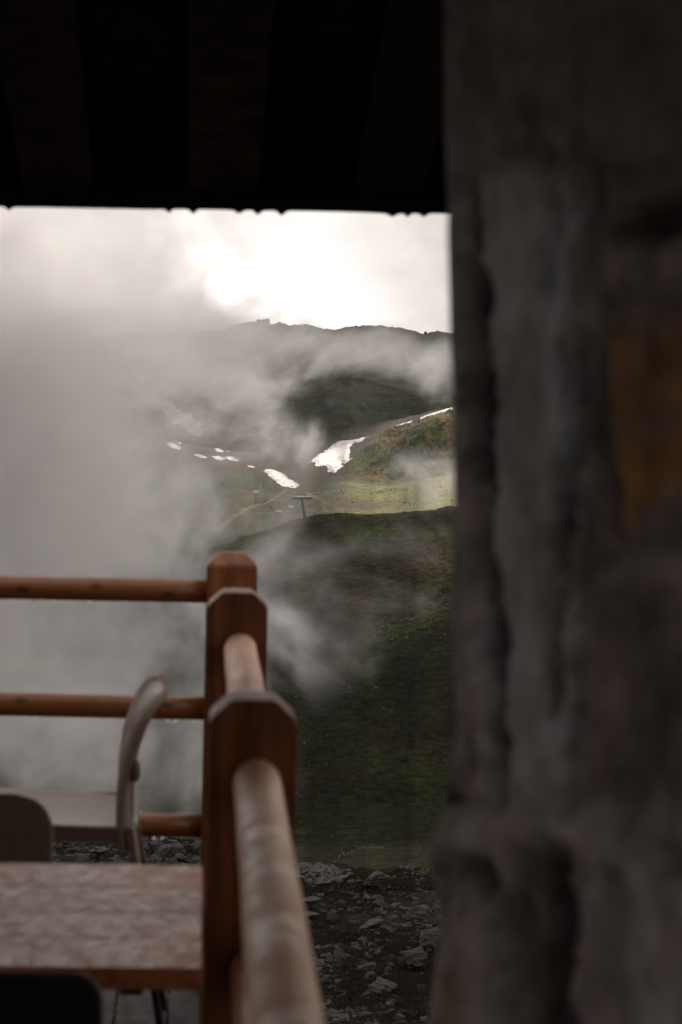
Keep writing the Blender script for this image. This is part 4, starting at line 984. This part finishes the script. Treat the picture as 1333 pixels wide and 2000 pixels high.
# ------------------------------------------------------------------ drifting mist banks
def mist(name, Y0, Y1, X0, X1, Z0, Z1, vox, blobs, dens, nscale, contrast, label, seed, base=0., color=(.985, .968, .958), stretch=(1, 1, 1), rot=0., warp=1.0, power=1.0):
    me = bpy.data.meshes.new(name)
    cb = [(x, y, z) for x in (X0, X1) for y in (Y0, Y1) for z in (Z0, Z1)]
    me.from_pydata(cb, [], [(0, 1, 3, 2), (4, 6, 7, 5), (0, 4, 5, 1), (2, 3, 7, 6), (0, 2, 6, 4), (1, 5, 7, 3)]); me.update()
    o = bpy.data.objects.new(name, me); col.objects.link(o)
    mt = bpy.data.materials.new(name + '_vapour'); mt.use_nodes = True; nt = mt.node_tree; nt.nodes.clear()
    ou = nt.nodes.new('ShaderNodeOutputMaterial'); pv = nt.nodes.new('ShaderNodeVolumePrincipled')
    pv.inputs['Color'].default_value = (*color, 1); pv.inputs['Density'].default_value = 1.0; pv.inputs['Anisotropy'].default_value = .25
    nt.links.new(pv.outputs[0], ou.inputs['Volume']); me.materials.append(mt)
    g = bpy.data.node_groups.new(name, 'GeometryNodeTree'); g.interface.new_socket('Geometry', in_out='OUTPUT', socket_type='NodeSocketGeometry')
    g.interface.new_socket('Geometry', in_out='INPUT', socket_type='NodeSocketGeometry')
    go = g.nodes.new('NodeGroupOutput'); vc = g.nodes.new('GeometryNodeVolumeCube'); sm = g.nodes.new('GeometryNodeSetMaterial'); sm.inputs['Material'].default_value = mt
    vc.inputs['Min'].default_value = (X0, Y0, Z0); vc.inputs['Max'].default_value = (X1, Y1, Z1)
    for k, (lo, hi) in (('X', (X0, X1)), ('Y', (Y0, Y1)), ('Z', (Z0, Z1))): vc.inputs['Resolution ' + k].default_value = max(2, int((hi - lo) / (vox * (2 if k == 'Y' else 1))))
    pos = g.nodes.new('GeometryNodeInputPosition').outputs[0]; sp = g.nodes.new('ShaderNodeSeparateXYZ'); g.links.new(pos, sp.inputs[0])
    X, Y, Z = sp.outputs
    Ym = (Y0 + Y1) / 2; s = Ym / FPX; tot = None
    # slow warp so that the outlines are not ellipses
    wn = noise(g, mapped(g, pos, loc=(seed, 2, 5)), .55 * nscale, 3, .5, 0, 1)
    ws = N(g, 'ShaderNodeVectorMath', operation='MULTIPLY_ADD'); g.links.new(wn, ws.inputs[0]); k = warp * 34 * s; ws.inputs[1].default_value = (k * 2, 0, k * 2); ws.inputs[2].default_value = (-k, 0, -k)
    ws2 = N(g, 'ShaderNodeSeparateXYZ'); g.links.new(ws.outputs[0], ws2.inputs[0])
    Xw_ = math_(g, 'ADD', X, ws2.outputs[0]); Zw_ = math_(g, 'ADD', Z, ws2.outputs[2])
    for (bx, by, rx, ry, ro, am) in blobs:
        c = pix(bx, by, Ym); ca, sa = math.cos(R(ro)), math.sin(R(ro))
        dx = math_(g, 'SUBTRACT', Xw_, c.x); dz = math_(g, 'SUBTRACT', Zw_, c.z)
        # rot is clockwise in the picture
        p = math_(g, 'SUBTRACT', math_(g, 'MULTIPLY', dx, ca), math_(g, 'MULTIPLY', dz, sa)); q = math_(g, 'ADD', math_(g, 'MULTIPLY', dx, sa), math_(g, 'MULTIPLY', dz, ca))
        p = math_(g, 'DIVIDE', p, rx * s); q = math_(g, 'DIVIDE', q, ry * s)
        e = math_(g, 'ADD', math_(g, 'MULTIPLY', p, p), math_(g, 'MULTIPLY', q, q))
        e = math_(g, 'MULTIPLY', math_(g, 'EXPONENT', math_(g, 'MULTIPLY', e, -1.0)), am)
        tot = e if tot is None else math_(g, 'ADD', tot, e)
    tot = math_(g, 'ADD', tot, base)
    mp = mapped(g, pos, stretch, rot=(0, rot, 0), loc=(seed * 3.1, 0, 0))
    nz = noise(g, mp, nscale, 8, .64, .8); nz2 = noise(g, mp, nscale * 4, 5, .65, .6)
    nn = math_(g, 'ADD', math_(g, 'MULTIPLY', math_(g, 'SUBTRACT', nz, .52), 10 * contrast), math_(g, 'MULTIPLY', math_(g, 'SUBTRACT', nz2, .5), 5 * contrast))
    nn = math_(g, 'DIVIDE', nn, math_(g, 'MULTIPLY_ADD', tot, 1.3, .8))
    mod = math_(g, 'MINIMUM', math_(g, 'EXPONENT', nn), 3.0)
    d = math_(g, 'MULTIPLY', tot, mod)
    d = math_(g, 'SUBTRACT', d, .04); d = math_(g, 'MAXIMUM', d, 0.0)
    if power != 1: d = math_(g, 'POWER', d, power)
    yy = math_(g, 'DIVIDE', math_(g, 'SUBTRACT', Y, Ym), (Y1 - Y0) / 2); ff = math_(g, 'SUBTRACT', 1.0, math_(g, 'MULTIPLY', yy, yy))
    d = math_(g, 'MULTIPLY', math_(g, 'MULTIPLY', d, ff), dens)
    g.links.new(d, vc.inputs['Density']); g.links.new(vc.outputs[0], sm.inputs['Geometry']); g.links.new(sm.outputs[0], go.inputs[0])
    md = o.modifiers.new('mist', 'NODES'); md.node_group = g
    tag(o, label, 'mist', kind='stuff'); return o
# blobs: photo x, y, radius x, radius y, rotation, strength (converted to metres at the bank's own distance)
mist('mist', 303, 332, -92, 56, -68, 26, .45,
     [(-120, 900, 370, 420, 0, 2.4), (20, 730, 160, 120, 0, .6), (120, 1080, 170, 80, 0, .6), (60, 1330, 250, 210, 0, .8), (-150, 560, 420, 170, 0, 1.5),
      (260, 980, 110, 170, 10, .30), (540, 1090, 170, 50, -14, .26), (670, 1060, 120, 30, -12, .26), (600, 1210, 170, 80, -8, .30), (700, 1240, 110, 45, -28, .10), (520, 1180, 110, 110, 0, .18), (760, 1120, 110, 90, -30, .14),
      (260, 1230, 190, 70, 0, .40), (250, 1500, 180, 100, 0, .34)],
     .085, .062, 1.15, 'dense grey mist hanging over the left of the valley behind the terrace', 1, stretch=(.9, .2, 1.1), rot=R(-20), warp=2.2)
mist('mist', 630, 660, -110, 110, -62, 50, .7,
     [(60, 730, 190, 200, 0, 1.5), (440, 710, 100, 70, 20, 1.0), (500, 790, 90, 60, 45, .85), (560, 840, 70, 34, 30, .5), (420, 840, 70, 40, 20, .35), (620, 685, 140, 30, 8, .8), (760, 690, 120, 32, 6, .9), (840, 720, 80, 40, 20, .75),
      (800, 915, 110, 24, -12, .18), (890, 950, 60, 30, -10, .35), (470, 650, 70, 30, -10, .5), (330, 600, 130, 80, 0, .8), (560, 700, 60, 50, 45, .4), (340, 650, 150, 46, 0, 2.4), (500, 660, 80, 34, 10, .8), (330, 700, 120, 80, 0, .8)],
     .045, .038, 1.15, 'thin wisps of mist drifting across the upper hillside and the mound', 4, stretch=(.8, .12, 1.25), rot=R(32))

# ------------------------------------------------------------------ even air over the whole valley
mh = bpy.data.materials.new('valley_air'); mh.use_nodes = True; nt = mh.node_tree; nt.nodes.clear()
ou = nt.nodes.new('ShaderNodeOutputMaterial'); pv = nt.nodes.new('ShaderNodeVolumePrincipled')
pv.inputs['Color'].default_value = (.97, .95, .94, 1); pv.inputs['Density'].default_value = .000025; pv.inputs['Anisotropy'].default_value = .3
nt.links.new(pv.outputs[0], ou.inputs['Volume'])
bm = bmesh.new(); zlo, zhi = float(min(Zg.min(), gz.min())) - 1, 360.0
add_box(bm, (0, 1560, (zlo + zhi) / 2), (6200, 3400, zhi - zlo)); hz = bm_obj('haze', bm, mh)
tag(hz, 'thin even haze filling the valley', 'haze', kind='stuff')
